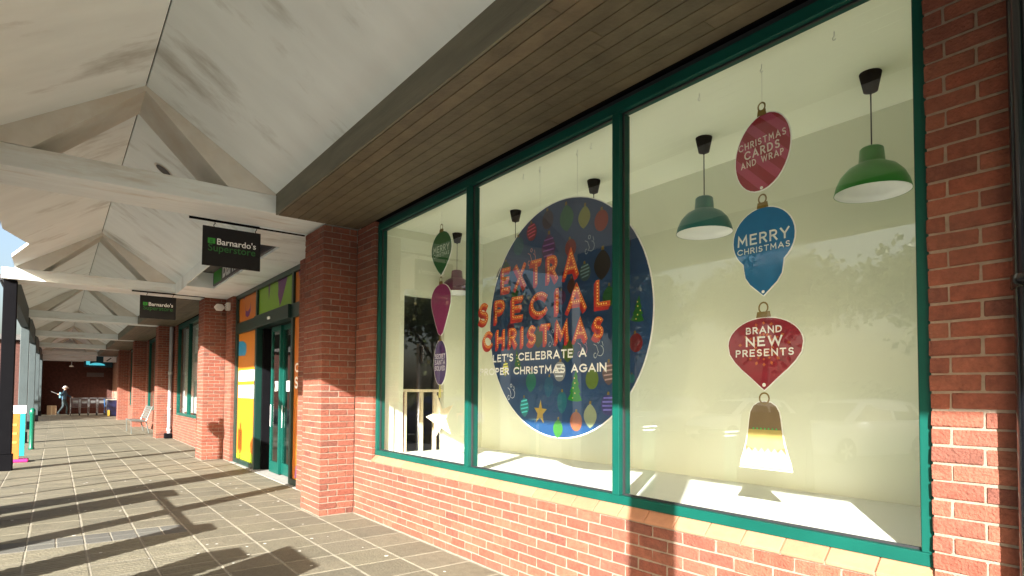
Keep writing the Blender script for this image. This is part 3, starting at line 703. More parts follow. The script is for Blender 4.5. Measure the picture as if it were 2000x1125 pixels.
# chalk-line figures between the baubles
for ox, oz, c in ((3.39, 2.69, (0.35, 0.45, 0.5)), (3.29, 1.85, (0.55, 0.62, 0.66)), (4.41, 1.51, (0.75, 0.78, 0.85)), (3.47, 1.87, (0.45, 0.22, 0.4)), (4.12, 2.72, (0.75, 0.3, 0.25)), (3.83, 1.97, (0.4, 0.45, 0.6))):
    b = B(); put = facing_street(ox, oz, YD - 0.0014)
    for s in (arc(0.0, 0.055, 0.013, 0.015, 0, 360, 10), [(-0.05, 0.035), (-0.02, 0.02), (0.0, -0.03), (-0.015, -0.055)], arc(0.02, -0.02, 0.035, 0.04, -120, 80, 9), arc(-0.035, -0.055, 0.014, 0.02, 60, 330, 8), [(0.04, 0.05), (0.05, 0.02)]):
        ribbon(b, s, 0.005, put, 0)
    b.build('line_drawing', pm(c), t)

# ------------------------------------------------------------------ strings of flat card baubles
YK = 3.35
def card(parent, name, outline, cx, cz, c, border=0.006, dep=0.0, back=True):
    big = []
    n = len(outline)
    area = sum(outline[i][0] * outline[(i + 1) % n][1] - outline[(i + 1) % n][0] * outline[i][1] for i in range(n))
    for i in range(n):
        a, b2, c2 = Vector(outline[i - 1]), Vector(outline[i]), Vector(outline[(i + 1) % n])
        d = (c2 - a).normalized(); nn = Vector((d.y, -d.x)) * (1 if area > 0 else -1); big.append(b2 + nn * border)
    o = B().prism([(cx - p[0], cz + p[1]) for p in big], 'y', YK, YK + 0.006).build(name, WHITE, parent)
    put = facing_street(cx, cz, YK - 0.0008)
    B().quad(*[put(p) for p in outline]).build('printed_face', pm(c), o)
    return o
def cap(parent, cx, cz, w=0.06, h=0.035, r=0.022, col=GOLD):
    put = facing_street(cx, cz, YK - 0.002)
    b = B(); b.quad(put((-w / 2, 0)), put((w / 2, 0)), put((w / 2 * 0.85, h)), put((-w / 2 * 0.85, h)))
    ribbon(b, arc(0, h + r * 0.8, r, r * 1.15, -60, 240, 14), 0.010, put, 0.0003)
    return b.build('cap', col, parent)
def hang(parent, cx, z1):
    hook(cx, YK + 0.003, 0).tube([(cx, YK + 0.003, 3.455), (cx, YK + 0.003, z1)], 0.0012, 4).build('hanging_wire', wire, parent)
XS = 1.915
GRP = 'flat card ornaments hung on strings'
# top card: striped red oval, tilted
t = thing('card_ornament', (XS, YK, 2.71), 'red and pink striped oval card reading CHRISTMAS CARDS AND WRAP', 'card ornament', GRP)
ov = []
for k in range(36):
    a = 2 * math.pi * k / 36; u, v = 0.172 * math.cos(a), 0.232 * math.sin(a); r_ = -0.22
    ov.append((u * math.cos(r_) - v * math.sin(r_), u * math.sin(r_) + v * math.cos(r_)))
o = card(t, 'card', ov, XS, 2.958, (0.30, 0.012, 0.03))
put = facing_street(XS, 2.958, YK - 0.0016); b = B()
for k in range(4):     # diagonal paler bands clipped to the oval
    dd = Vector((0.70, -0.714)); nn = Vector((0.714, 0.70)); off = -0.17 + k * 0.105; pts1, pts2 = [], []
    for o2, L in ((off, pts1), (off + 0.05, pts2)):
        hit = [s for s in [q * 0.002 for q in range(-140, 141)] if (lambda u, v: ((u * math.cos(0.22) - v * math.sin(0.22)) / 0.170) ** 2 + ((u * math.sin(0.22) + v * math.cos(0.22)) / 0.229) ** 2 < 1)(*(nn * o2 + dd * s))]
        if hit: L += [nn * o2 + dd * hit[0], nn * o2 + dd * hit[-1]]
    if pts1 and pts2: b.quad(put(pts1[0]), put(pts1[1]), put(pts2[1]), put(pts2[0]))
b.build('stripe', pm((0.42, 0.05, 0.12)), o)
for txt, u, v, W, H, th in (('CHRISTMAS', -0.150, 0.045, 0.30, 0.036, 0.0065), ('CARDS', -0.110, -0.015, 0.22, 0.044, 0.009), ('AND WRAP', -0.135, -0.068, 0.27, 0.034, 0.0065)):
    r_ = 0.06
    lettering('letters', txt, W, H, th, facing_street(XS - u, 2.958 + v, YK - 0.0030, r_), pm((0.75, 0.68, 0.62)), o, 0.5)
cap(t, XS, 3.183); hang(t, XS, 3.235)
B().disc((XS + 0.005, YK - 0.003, 2.742), 0.010).build('eyelet', WHITE, t)
# blue bauble
t = thing('card_ornament', (XS, YK, 2.07), 'blue card bauble with pointed lower lobe reading MERRY CHRISTMAS', 'card ornament', GRP)
up_ = [(0.195 * math.cos(rad(a)), 0.035 + 0.185 * math.sin(rad(a))) for a in range(-40, 221, 10)]
bl = up_ + [(-0.128, -0.105), (-0.122, -0.15), (-0.115, -0.19), (-0.085, -0.235), (-0.04, -0.275), (0.0, -0.31), (0.04, -0.275), (0.085, -0.235), (0.115, -0.19), (0.122, -0.15), (0.128, -0.105)]
o = card(t, 'card', bl, XS, 2.40, (0.012, 0.15, 0.36))
for txt, u, v, W, H, th in (('MERRY', -0.160, 0.012, 0.32, 0.056, 0.011), ('CHRISTMAS', -0.165, -0.042, 0.33, 0.030, 0.006)):
    lettering('letters', txt, W, H, th, facing_street(XS - u, 2.40 + v, YK - 0.0030), pm((0.72, 0.78, 0.78)), o, 0.4)
cap(t, XS, 2.618, 0.075, 0.035, 0.024)
B().disc((XS, YK - 0.003, 2.112), 0.010).build('eyelet', WHITE, t)
# red pointed bauble
t = thing('card_ornament', (XS, YK, 1.53), 'dark red pointed card bauble reading BRAND NEW PRESENTS', 'card ornament', GRP)
rb = [(0.235 * math.cos(rad(a)), 0.0 + 0.155 * math.sin(rad(a))) for a in range(0, 181, 9)] + [(-0.225, -0.055), (-0.19, -0.105), (-0.14, -0.155), (-0.085, -0.20), (-0.03, -0.25), (0, -0.275), (0.03, -0.25), (0.085, -0.20), (0.14, -0.155), (0.19, -0.105), (0.225, -0.055)]
o = card(t, 'card', rb, XS, 1.80, (0.26, 0.010, 0.025))
b = B(); put = facing_street(XS, 1.80, YK - 0.0016)
for k in range(16):
    a = 2 * math.pi * k / 16
    for r0, r1, w in ((0.045, 0.07, 0.009), (0.082, 0.10, 0.009), (0.112, 0.137, 0.010)):
        if abs(math.sin(a)) < 0.3 and r0 > 0.1: r0 += 0.03; r1 += 0.03
        e = Vector((math.cos(a), math.sin(a))); q = Vector((-e.y, e.x)) * w
        b.quad(put(e * r0), put(e * ((r0 + r1) / 2) + q), put(e * r1), put(e * ((r0 + r1) / 2) - q))
b.build('sunburst', pm((0.50, 0.12, 0.03)), o)
for txt, u, v, W, H, th in (('BRAND', -0.110, 0.066, 0.22, 0.034, 0.008), ('NEW', -0.110, -0.008, 0.22, 0.048, 0.011), ('PRESENTS', -0.180, -0.070, 0.36, 0.036, 0.008)):
    lettering('letters', txt, W, H, th, facing_street(XS - u, 1.80 + v, YK - 0.0030), WHITE, o, 0.42)
cap(t, XS, 1.958, 0.095, 0.035, 0.028); B().disc((XS, YK - 0.003, 1.555), 0.012).build('eyelet', WHITE, t)
# bell
t = thing('card_ornament', (XS, YK, 1.05), 'card cut as a brown and yellow bell at the bottom of the right string', 'card ornament', GRP)
bell = [(-0.165, -0.31), (-0.152, -0.27), (-0.135, -0.22), (-0.118, -0.16), (-0.106, -0.09), (-0.098, -0.02), (-0.09, 0.025), (-0.07, 0.06), (-0.04, 0.08), (0, 0.086), (0.04, 0.08), (0.07, 0.06), (0.09, 0.025), (0.098, -0.02), (0.106, -0.09), (0.118, -0.16), (0.135, -0.22), (0.152, -0.27), (0.165, -0.31)]
o = card(t, 'card', bell, XS, 1.37, (0.20, 0.14, 0.075), border=0.005)
put = facing_street(XS, 1.37, YK - 0.0016)
B().quad(*[put(p) for p in ((-0.102, -0.08), (0.102, -0.08), (0.122, -0.18), (0.05, -0.205), (-0.05, -0.205), (-0.122, -0.18))]).build('yellow_band', pm((0.46, 0.36, 0.12)), o)
zz = [(-0.122, -0.19)] + [(-0.122 + 0.244 * k / 12, -0.188 if k % 2 else -0.212) for k in range(13)] + [(0.135, -0.222), (0.150, -0.27), (0.162, -0.306), (-0.162, -0.306), (-0.150, -0.27), (-0.135, -0.222)]
put = facing_street(XS, 1.37, YK - 0.0022)
B().quad(*[put(p) for p in zz]).build('cream_skirt', pm((0.55, 0.44, 0.24)), o)
b = B(); put = facing_street(XS, 1.37, YK - 0.003)
for k in range(7): b.disc(put((-0.07 + k * 0.024, -0.075)), 0.006, 'y', 6)
b.build('green_dots', pm((0.05, 0.5, 0.12)), o)
b = B(); ribbon(b, arc(0, 0.105, 0.030, 0.032, 0, 360, 18), 0.010, facing_street(XS, 1.37, YK - 0.001), 0.0003); b.build('ring', GOLD, t)
# left string
XL = 5.685
t = thing('card_ornament', (XL, YK, 2.8), 'green leaf-shaped card bauble reading MERRY CHRISTMAS in the far pane', 'card ornament', GRP)
lf = [(0.215 * math.cos(rad(a)), 0.02 + 0.20 * math.sin(rad(a))) for a in range(0, 181, 10)] + [(-0.205, -0.03), (-0.16, -0.11), (-0.09, -0.19), (-0.03, -0.245), (0, -0.265), (0.03, -0.245), (0.09, -0.19), (0.16, -0.11), (0.205, -0.03)]
o = card(t, 'card', lf, XL, 3.055, (0.01, 0.12, 0.025))
for txt, u, v, W, H, th in (('MERRY', -0.165, 0.0, 0.33, 0.062, 0.012), ('CHRISTMAS', -0.165, -0.055, 0.33, 0.036, 0.0065)):
    lettering('letters', txt, W, H, th, facing_street(XL - u, 3.055 + v, YK - 0.0030), pm((0.55, 0.70, 0.55)), o, 0.4)
cap(t, XL, 3.268, 0.09, 0.035, 0.026); hang(t, XL, 3.33)
t = thing('card_ornament', (XL, YK, 2.12), 'magenta teardrop card bauble under the green card in the far pane', 'card ornament', GRP)
td = [(0.21 * math.cos(rad(a)), 0.10 + 0.17 * math.sin(rad(a))) for a in range(0, 181, 10)] + [(-0.205, 0.05), (-0.17, -0.04), (-0.12, -0.14), (-0.05, -0.27), (0, -0.30), (0.05, -0.27), (0.12, -0.14), (0.17, -0.04), (0.205, 0.05)]
o = card(t, 'card', td, XL, 2.42, (0.27, 0.012, 0.12))
cap(t, XL, 2.688, 0.085, 0.035, 0.024)
t = thing('card_ornament', (XL, YK, 1.58), 'purple oval card bauble reading SECRET SANTA SOLVED in the far pane', 'card ornament', GRP)
o = card(t, 'card', [(0.135 * math.cos(rad(a)), 0.245 * math.sin(rad(a))) for a in range(0, 360, 12)], XL, 1.825, (0.055, 0.022, 0.14))
for txt, v in (('SECRET', 0.045), ('SANTA', -0.02), ('SOLVED', -0.085)):
    lettering('letters', txt, 0.21, 0.045, 0.009, facing_street(XL + 0.105, 1.825 + v, YK - 0.0030), pm((0.6, 0.56, 0.7)), o, 0.35)
cap(t, XL, 2.062, 0.06, 0.025, 0.016)
t = thing('card_ornament', (XL, YK, 0.97), 'cream five-pointed star card at the bottom of the left string', 'card ornament', GRP)
st_ = shape('star', 0.62, 0.52)
B().prism([(XL - p[0] * math.cos(0.25) + p[1] * math.sin(0.25), 1.215 + p[0] * math.sin(0.25) + p[1] * math.cos(0.25)) for p in st_], 'y', YK, YK + 0.006).build('card', pm((0.80, 0.72, 0.50)), t)
B().quad(*[facing_street(XL, 1.50, YK - 0.001)(p) for p in ((-0.03, -0.06), (0.03, -0.06), (0.012, 0.085), (-0.012, 0.085))]).build('tail', pm((0.65, 0.60, 0.15)), t)

# ------------------------------------------------------------------ entrance
t = thing('shop_entrance', (11.5, 3.1, 0), 'green framed shop entrance with orange and lime graphic panels', 'entrance')
EY0, EY1 = 3.04, 3.16
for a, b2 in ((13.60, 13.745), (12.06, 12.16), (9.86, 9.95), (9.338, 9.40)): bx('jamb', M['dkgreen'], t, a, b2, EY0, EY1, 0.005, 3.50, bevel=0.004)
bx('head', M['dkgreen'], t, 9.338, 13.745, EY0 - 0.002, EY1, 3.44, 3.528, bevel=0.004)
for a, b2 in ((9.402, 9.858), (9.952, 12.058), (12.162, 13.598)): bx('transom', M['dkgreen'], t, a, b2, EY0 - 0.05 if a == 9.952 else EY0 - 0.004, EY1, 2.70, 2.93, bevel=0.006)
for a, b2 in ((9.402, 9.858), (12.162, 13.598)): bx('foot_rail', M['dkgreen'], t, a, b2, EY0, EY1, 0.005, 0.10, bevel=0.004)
bx('sensor', WHITE, t, 10.95, 11.05, EY0 - 0.085, EY0 - 0.052, 2.77, 2.82, bevel=0.006)
def panel(a, b2, z0, z1, c): return bx('graphic_panel', pm(c), t, a + 0.002, b2 - 0.002, 3.08, 3.10, z0 + 0.002, z1 - 0.002)
ORA, LIME, PURP = (0.48, 0.135, 0.010), (0.15, 0.32, 0.010), (0.10, 0.010, 0.12)
pl = panel(12.16, 13.60, 0.10, 2.70, (0.48, 0.16, 0.008)); pr_ = panel(9.40, 9.86, 0.10, 2.70, ORA)
p1 = panel(12.16, 13.60, 2.93, 3.44, ORA); p2 = panel(9.95, 12.06, 2.93, 3.44, LIME); p3 = panel(9.40, 9.86, 2.93, 3.44, ORA)
def drip(par, c, pts, y=3.0785): B().quad(*[(p[0], y, p[1]) for p in pts]).build('drip_shape', pm(c), par)
drip(p2, PURP, [(11.45, 3.438), (11.32, 3.438), (11.36, 3.30), (11.40, 3.16), (11.42, 3.25)])
drip(p2, PURP, [(10.85, 3.438), (10.30, 3.438), (10.45, 3.25), (10.58, 3.10), (10.72, 2.97), (10.78, 3.10), (10.84, 3.2), (10.82, 3.3)])
drip(p1, PURP, [(13.10, 3.30), (13.05, 3.15), (12.90, 3.12), (12.74, 3.17), (12.70, 3.30), (12.68, 3.12), (12.80, 3.02), (12.95, 3.00), (13.08, 3.05)])
drip(p1, PURP, [(13.3, 3.438), (13.15, 3.438), (13.2, 3.39)])
drip(p3, PURP, [(9.72, 3.438), (9.41, 3.438), (9.41, 3.12), (9.50, 3.18), (9.58, 3.26), (9.66, 3.30)])
drip(pl, (0.015, 0.22, 0.42), [(13.59, 2.55), (13.2, 2.53), (12.96, 2.45), (12.95, 2.30), (13.05, 2.22), (13.59, 2.24)])
drip(pl, (0.25, 0.38, 0.01), [(13.59, 0.105), (12.17, 0.105), (12.17, 0.25), (12.7, 0.32), (13.2, 0.22), (13.59, 0.18)])
drip(pl, (0.82, 0.80, 0.76), [(13.53, 1.92), (12.25, 1.92), (12.25, 1.70), (13.53, 1.70)]); drip(pl, (0.82, 0.80, 0.76), [(13.53, 1.62), (12.25, 1.62), (12.25, 1.36), (13.53, 1.36)])
drip(pr_, (0.72, 0.42, 0.03), [(9.64, 1.50), (9.41, 1.50), (9.41, 0.10), (9.72, 0.10), (9.70, 0.7), (9.60, 0.95), (9.62, 1.2), (9.70, 1.3)])
drip(pr_, (0.35, 0.12, 0.40), [(9.74, 0.12), (9.55, 0.12), (9.58, 0.3), (9.68, 0.32)], 3.077)
put = facing_street(9.80, 1.82, 3.0775); lettering('letters', 'OF', 0.35, 0.12, 0.03, put, WHITE, pr_, 0.3)
put = facing_street(9.80, 1.56, 3.0775); lettering('letters', 'SH', 0.35, 0.16, 0.038, put, WHITE, pr_, 0.3)
# the two sliding leaves
for a, b2, y in ((11.02, 11.58, 3.19), (9.96, 11.06, 3.24)):
    d = bx('door_leaf', M['green'], t, a, a + 0.06, y, y + 0.05, 0.02, 2.69, bevel=0.004)
    bx('stile', M['green'], d, b2 - 0.06, b2, y, y + 0.05, 0.02, 2.69, bevel=0.004)
    bx('bottom_rail', M['green'], d, a + 0.061, b2 - 0.061, y, y + 0.05, 0.02, 0.22, bevel=0.004)
    bx('top_rail', M['green'], d, a + 0.061, b2 - 0.061, y, y + 0.05, 2.60, 2.69, bevel=0.004)
    bx('pane', M['doorglass'], d, a + 0.061, b2 - 0.061, y + 0.02, y + 0.028, 0.221, 2.599)
    bx('handle_plate', WHITE, d, b2 - 0.06, b2 - 0.02, y - 0.004, y - 0.001, 0.85, 1.25)
    bx('notice', WHITE, d, b2 - 0.40, b2 - 0.22, y + 0.014, y + 0.0165, 1.50, 1.68)
bx('door_reveal', M['black'], t, 12.0, 12.058, 3.161, 3.3, 0.0, 2.70)

# fascia sign in the slot
t = thing('fascia_sign', (10.8, 2.45, SOF), 'long dark grey fascia sign set in the slot above the entrance', 'sign')
GREYS = flat('sign_dark_grey', (0.05, 0.05, 0.055), 0.4)
bx('sign_board', GREYS, t, 8.655, 12.995, 2.44, 2.468, SOF + 0.042, 3.835)
drip2 = B().quad((12.94, 2.4385, 3.60), (12.25, 2.4385, 3.60), (12.25, 2.4385, 3.83), (12.94, 2.4385, 3.83)).build('green_square', pm((0.03, 0.28, 0.02)), t)
def font_mesh(text, size, bold=0.0):
    cu = bpy.data.curves.new('lettering', 'FONT'); cu.body = text; cu.size = size; cu.offset = bold; cu.resolution_u = 3; cu.fill_mode = 'FRONT'
    o = bpy.data.objects.new('lettering', cu); C.objects.link(o)
    dg = bpy.context.evaluated_depsgraph_get(); me = bpy.data.meshes.new_from_object(o.evaluated_get(dg))
    v = [tuple(p.co) for p in me.vertices]; f_ = [tuple(p.vertices) for p in me.polygons]
    bpy.data.objects.remove(o); bpy.data.curves.remove(cu); bpy.data.meshes.remove(me)
    return v, f_
def font_on(name, text, W, put, matl, parent, bold=0.0):
    v, f_ = font_mesh(text, 1.0, bold)
    x0 = min(p[0] for p in v); x1 = max(p[0] for p in v); s = W / (x1 - x0)
    b = B(); b.v = [put(((p[0] - x0) * s, p[1] * s), 0.0) for p in v]; b.f = f_
    return b.build(name, matl, parent)
font_on('letters', "Barnardo's", 2.4, facing_street(12.15, 3.62, 2.4375), WHITE, t, 0.02)

# hanging signs
def hanging_sign(x, label):
    t = thing('hanging_sign', (x, 1.7, 3.04), label, 'sign', 'black hanging shop signs')
    B().box(x - 0.012, x + 0.012, 1.19, 2.53, 3.515, 3.540).build('rail', M['black'], t)
    for y in (1.46, 1.93): B().tube([(x, y, 3.518), (x, y + 0.01, 3.50), (x, y - 0.008, 3.475), (x, y, 3.45)], 0.005, 5).build('chain', M['black'], t)
    pn = bx('panel', pm((0.003, 0.003, 0.0035), 0.7), t, x - 0.012, x + 0.012, 1.335, 1.985, 2.985, 3.455, bevel=0.002)
    put = lambda p, d=0.0: (x - 0.0135 - d, 1.335 + p[0], 2.985 + p[1])
    b = B().quad(*[put(p) for p in ((0.055, 0.265), (0.135, 0.265), (0.135, 0.33), (0.055, 0.33))]); b.build('green_emblem', pm((0.03, 0.30, 0.03)), pn)
    b = B()
    for k in range(2): b.quad(*[put(p, 0.0008) for p in ((0.083 + k * 0.014, 0.275), (0.091 + k * 0.014, 0.275), (0.091 + k * 0.014, 0.30), (0.083 + k * 0.014, 0.30))])
    b.disc(put((0.087, 0.309), 0.0008), 0.005, 'x', 7); b.disc(put((0.101, 0.309), 0.0008), 0.005, 'x', 7); b.build('emblem_figure', pm((0.006, 0.05, 0.01)), pn)
    def putf(u0, v0): return lambda p, d=0.0: put((p[0] + u0, p[1] + v0), d)
    font_on('letters', "Barnardo's", 0.44, putf(0.155, 0.262), WHITE, pn, 0.012)
    font_on('letters', 'Superstore', 0.53, putf(0.06, 0.178), pm((0.02, 0.13, 0.025)), pn, 0.008)
    return t
hanging_sign(7.78, 'black hanging shop sign nearest the tall brick pier')
hanging_sign(14.32, 'smaller-looking black hanging shop sign beyond the entrance')

# white boxes on the second pier
t = thing('alarm_box', (14.33, 2.83, 3.25), 'white six-sided alarm box high on the second brick pier', 'alarm box')
hx = [(2.83 + 0.11 * math.cos(rad(60 * k)), 3.335 + 0.085 * math.sin(rad(60 * k))) for k in range(6)]
B().prism(hx, 'x', 14.30, PX[2] + 0.004).build('case', pm((0.75, 0.74, 0.70)), t, bevel=0.01)
B().prism([(2.83 + 0.07 * math.cos(rad(60 * k)), 3.335 + 0.05 * math.sin(rad(60 * k))) for k in range(6)], 'x', 14.292, 14.2995).build('cover', pm((0.68, 0.66, 0.64)), t)
t = thing('floodlight', (14.0, 2.93, 3.28), 'small pale floodlight beside the alarm box by the entrance', 'light')
B().box(13.93, 14.08, 2.90, 2.974, 3.24, 3.41).build('body', pm((0.6, 0.58, 0.55)), t, bevel=0.01)
for k in range(3): bx('fin', pm((0.5, 0.49, 0.46)), t, 13.94, 14.07, 2.880, 2.898, 3.27 + k * 0.045, 3.285 + k * 0.045)

# black downpipe at the right edge
t = thing('downpipe', (0.60, 2.89, 0), 'glossy black downpipe at the right edge beside brick strip', 'downpipe')
PIPE = mat('glossy_black', (0.008, 0.009, 0.012), 0.12, 0.05, 5)
B().tube([(0.555, 2.87, 0.0), (0.555, 2.87, SOF - 0.005)], 0.082, 20).build('pipe', PIPE, t, smooth=True)
for z in (0.5, 1.9, 3.1): B().tube([(0.555, 2.87, z), (0.555, 2.87, z + 0.05)], 0.090, 20).build('collar', PIPE, t, smooth=True)
bx('bracket', PIPE, t, 0.50, 0.61, 2.94, 2.975, 1.905, 1.945)

# ------------------------------------------------------------------ shop fronts further along
def far_bay(i, lab_w, lab_b):
    a, b2 = PX[i] + 0.665, PX[i + 1]
    t = thing('brick_wall', ((a + b2) / 2, 3.1, 0), lab_b, 'brick wall', 'brick walls of the far shop fronts')
    bx('mortar_core', M['mortar'], t, a, b2, YW + 0.006, 3.25, 0, 0.75)
    joined_pieces(wall_boxes(a, b2, 0, 0.75), 'brickwork', M['brick'], t)
    for p, q in ((a, a + 0.5), (b2 - 0.5, b2)):
        bx('mortar_core', M['mortar'], t, p + 0.004, q - 0.004, YW + 0.006, 3.25, 0.752, SOF)
        joined_pieces(wall_boxes(p, q, 0.752, SOF), 'brickwork', M['brick'], t)
    w = thing('shop_window', ((a + b2) / 2, 3.07, 0.76), lab_w, 'shop window', 'far shop windows')
    p, q = a + 0.502, b2 - 0.502
    bx('bottom_rail', M['green'], w, p, q, FY0, FY1, 0.755, 0.82); bx('head_rail', M['green'], w, p, q, FY0, FY1, 3.42, 3.528)
    n = 3; ww = (q - p) / n
    for k in range(n + 1):
        xm = p + k * ww; e0, e1 = max(p, xm - 0.04), min(q, xm + 0.04)
        bx('mullion' if 0 < k < n else 'jamb', M['green'], w, e0, e1, FY0 + 0.001, FY1 - 0.001, 0.821, 3.419)
    for k in range(n): bx('pane', M['doorglass'], w, p + k * ww + 0.041, p + (k + 1) * ww - 0.041, 3.062, 3.068, 0.821, 3.419)
    return w
w = far_bay(2, 'green framed window with a white blind beyond the entrance', 'low brick wall under the window beyond the entrance')
bx('blind', pm((0.78, 0.80, 0.78)), w, 18.6, 20.9, 3.20, 3.21, 0.85, 3.4)
far_bay(3, 'green framed shop window above the metal bench', 'low brick wall behind the metal bench')
far_bay(4, 'green framed shop window between the fourth and fifth piers', 'low brick wall between the fourth and fifth piers')
bx('wall_far', M['brickfar'], None, PX[5] + 0.665, 47.0, YW, 3.25, 0, SOF, kind='structure')

# downpipe by the third pier
t = thing('downpipe', (21.4, 2.9, 0), 'pale grey downpipe in the corner of the third brick pier', 'downpipe')
B().tube([(21.5, 2.88, 0.0), (21.5, 2.88, 3.5)], 0.055, 12).build('pipe', pm((0.20, 0.21, 0.22)), t, smooth=True)
for z in (0.25, 0.9, 2.0): B().tube([(21.5, 2.88, z), (21.5, 2.88, z + 0.09)], 0.068, 12).build('collar', pm((0.30, 0.31, 0.31)), t, smooth=True)
bx('shoe', M['black'], t, 21.38, 21.58, 2.75, 2.95, 0.0, 0.16, bevel=0.02)

# metal bench
t = thing('metal_bench', (25.5, 2.45, 0), 'grey slatted metal bench standing against the far brick front', 'bench')
BM_ = mat('bench_grey', (0.16, 0.18, 0.165), 0.4, 0.08, 8, metal=0.4)
for k in range(7): bx('seat_slat', BM_, t, 24.3, 26.2, 2.10 + k * 0.066, 2.155 + k * 0.066, 0.44 - k * 0.004, 0.46 - k * 0.004)
for k in range(6): bx('back_slat', BM_, t, 24.3, 26.2, 2.585 + k * 0.028, 2.61 + k * 0.028, 0.50 + k * 0.075, 0.56 + k * 0.075)
for xx in (24.4, 26.1):
    B().tube([(xx, 2.14, 0.0), (xx, 2.12, 0.435), (xx, 2.56, 0.41), (xx, 2.77, 0.96)], 0.02, 6).build('end_frame', BM_, t)
    B().tube([(xx, 2.66, 0.0), (xx, 2.56, 0.41)], 0.02, 6).build('leg', BM_, t)

# orange board and green bin among the posts
t = thing('pavement_sign', (16.1, -0.6, 0), 'upright orange and white pavement sign with turquoise edge beside dark post', 'sign')
bx('base', pm((0.45, 0.02, 0.16)), t, 15.95, 16.35, -0.80, -0.40, 0.0, 0.06, bevel=0.02)
bx('panel', pm((0.42, 0.14, 0.025)), t, 16.08, 16.13, -0.78, -0.56, 0.06, 1.0, bevel=0.004)
bx('header', pm((0.80, 0.74, 0.76)), t, 16.08, 16.13, -0.78, -0.46, 1.002, 1.17, bevel=0.004)
bx('edge_strip', pm((0.012, 0.28, 0.25)), t, 16.085, 16.125, -0.558, -0.47, 0.12, 1.0, bevel=0.004)
b = B(); 
for k in range(3): b.box(16.074, 16.0795, -0.72 + 0.02 * k, -0.60, 0.75 - k * 0.18, 0.79 - k * 0.18)
b.build('print_lines', pm((0.55, 0.36, 0.08)), t)
t = thing('litter_bin', (19.3, -0.43, 0), 'dark green round litter bin with domed top by the kerb posts', 'bin')
BG = mat('bin_green', (0.004, 0.10, 0.06), 0.25, 0.05)
B().lathe([(0.001, 0.0), (0.06, 0.0), (0.064, 0.03), (0.052, 0.06), (0.05, 0.86), (0.062, 0.88)], 19.3, -0.43, 20).build('body', BG, t, smooth=True)
B().lathe([(0.062, 0.88), (0.066, 0.92), (0.06, 0.98), (0.035, 1.03), (0.001, 1.045)], 19.3, -0.43, 20).build('lid', BG, t, smooth=True)
t['label'] = 'slim dark green bollard with a domed top by the kerb posts'; t['category'] = 'bollard'; t.name = 'bollard'

# ------------------------------------------------------------------ end of the walkway
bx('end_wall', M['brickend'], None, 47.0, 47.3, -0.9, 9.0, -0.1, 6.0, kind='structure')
bx('end_shade_wall', M['brickend'], None, 44.7, 47.0, -1.0, -0.84, -0.1, 3.5, kind='structure')  # added on the street side to keep the sun off the end wall
bx('end_gable', M['plaster'], None, 46.9, 46.98, -0.9, 3.2, 3.3, 4.7, kind='structure')
t = thing('ceiling_box', (44.3, 0.8, 3.18), 'long white box beam under the last roof truss', 'beam')
bx('box', M['beam'], t, 44.05, 44.35, -0.7, 1.95, 3.25, 3.544, bevel=0.01)
t = thing('hanging_speaker', (43.9, 0.75, 3.0), 'small grey lamp hanging on a stem under the last beam', 'lamp')
B().tube([(44.2, 0.75, 3.252), (44.2, 0.75, 2.95)], 0.02, 6).build('stem', M['steel'], t)
B().lathe([(0.001, 2.96), (0.08, 2.94), (0.12, 2.88), (0.001, 2.87)], 44.2, 0.75, 12).build('head', M['beam'], t)
t.name = 'hanging_lamp'
t = thing('teal_sign', (46.0, 2.1, 2.95), 'glowing teal shop sign hanging at the end of the walkway', 'sign')
bx('case', pm((0.005, 0.05, 0.07)), t, 45.9, 46.1, 1.4, 2.9, 2.95, 3.70, bevel=0.02)
em, n_, l_, p_ = nt('sign_glow'); p_.inputs['Base Color'].default_value = (0.1, 0.5, 0.6, 1); p_.inputs['Emission Color'].default_value = (0.06, 0.42, 0.5, 1); p_.inputs['Emission Strength'].default_value = 0.25
b = B().quad((45.895, 1.50, 3.40), (45.895, 1.72, 3.40), (45.895, 1.70, 3.08), (45.895, 1.52, 3.08)).quad(*[(45.895, 2.08 + 0.42 * math.cos(rad(a)), 3.06 + 0.16 * math.sin(rad(a))) for a in range(0, 181, 15)])
b.build('lit_letters', em, t)
for y in (1.55, 2.75): B().tube([(46.0, y, 3.7), (46.0, y, 4.3)], 0.02, 6).build('hanger', M['steel'], t)
t = thing('notice', (46.95, 2.1, 2.4), 'dim grey notice on the dark end wall', 'notice')
bx('board', pm((0.10, 0.085, 0.08)), t, 46.95, 46.998, 1.6, 2.5, 2.35, 2.62)
t = thing('direction_sign', (44.0, 2.75, 3.2), 'white sign with a black arrow stroke above the last shop front', 'sign')
bx('board', WHITE, t, 43.9, 43.95, 2.30, 2.96, 3.20, 3.52, bevel=0.004)
B().quad((43.897, 2.42, 3.26), (43.897, 2.50, 3.26), (43.897, 2.72, 3.46), (43.897, 2.64, 3.46)).build('black_stroke', M['black'], t)

t = thing('neighbour_building', (62, -6, -0.125), 'dark brick building beyond the end of the walkway, seen between posts', 'building')
bx('wall', M['brickend'], t, 58, 66, -16, -1.3, -0.125, 5.2); bx('roof', M['roof'], t, 57.6, 66.4, -16.4, -0.95, 5.202, 5.6)
for y in (-12.5, -8.5, -4.2):
    w = bx('window', M['dkgreen'], t, 57.93, 57.999, y - 0.8, y + 0.8, 0.8, 2.4); bx('pane', PIPE, w, 57.90, 57.929, y - 0.7, y + 0.7, 0.9, 2.3)

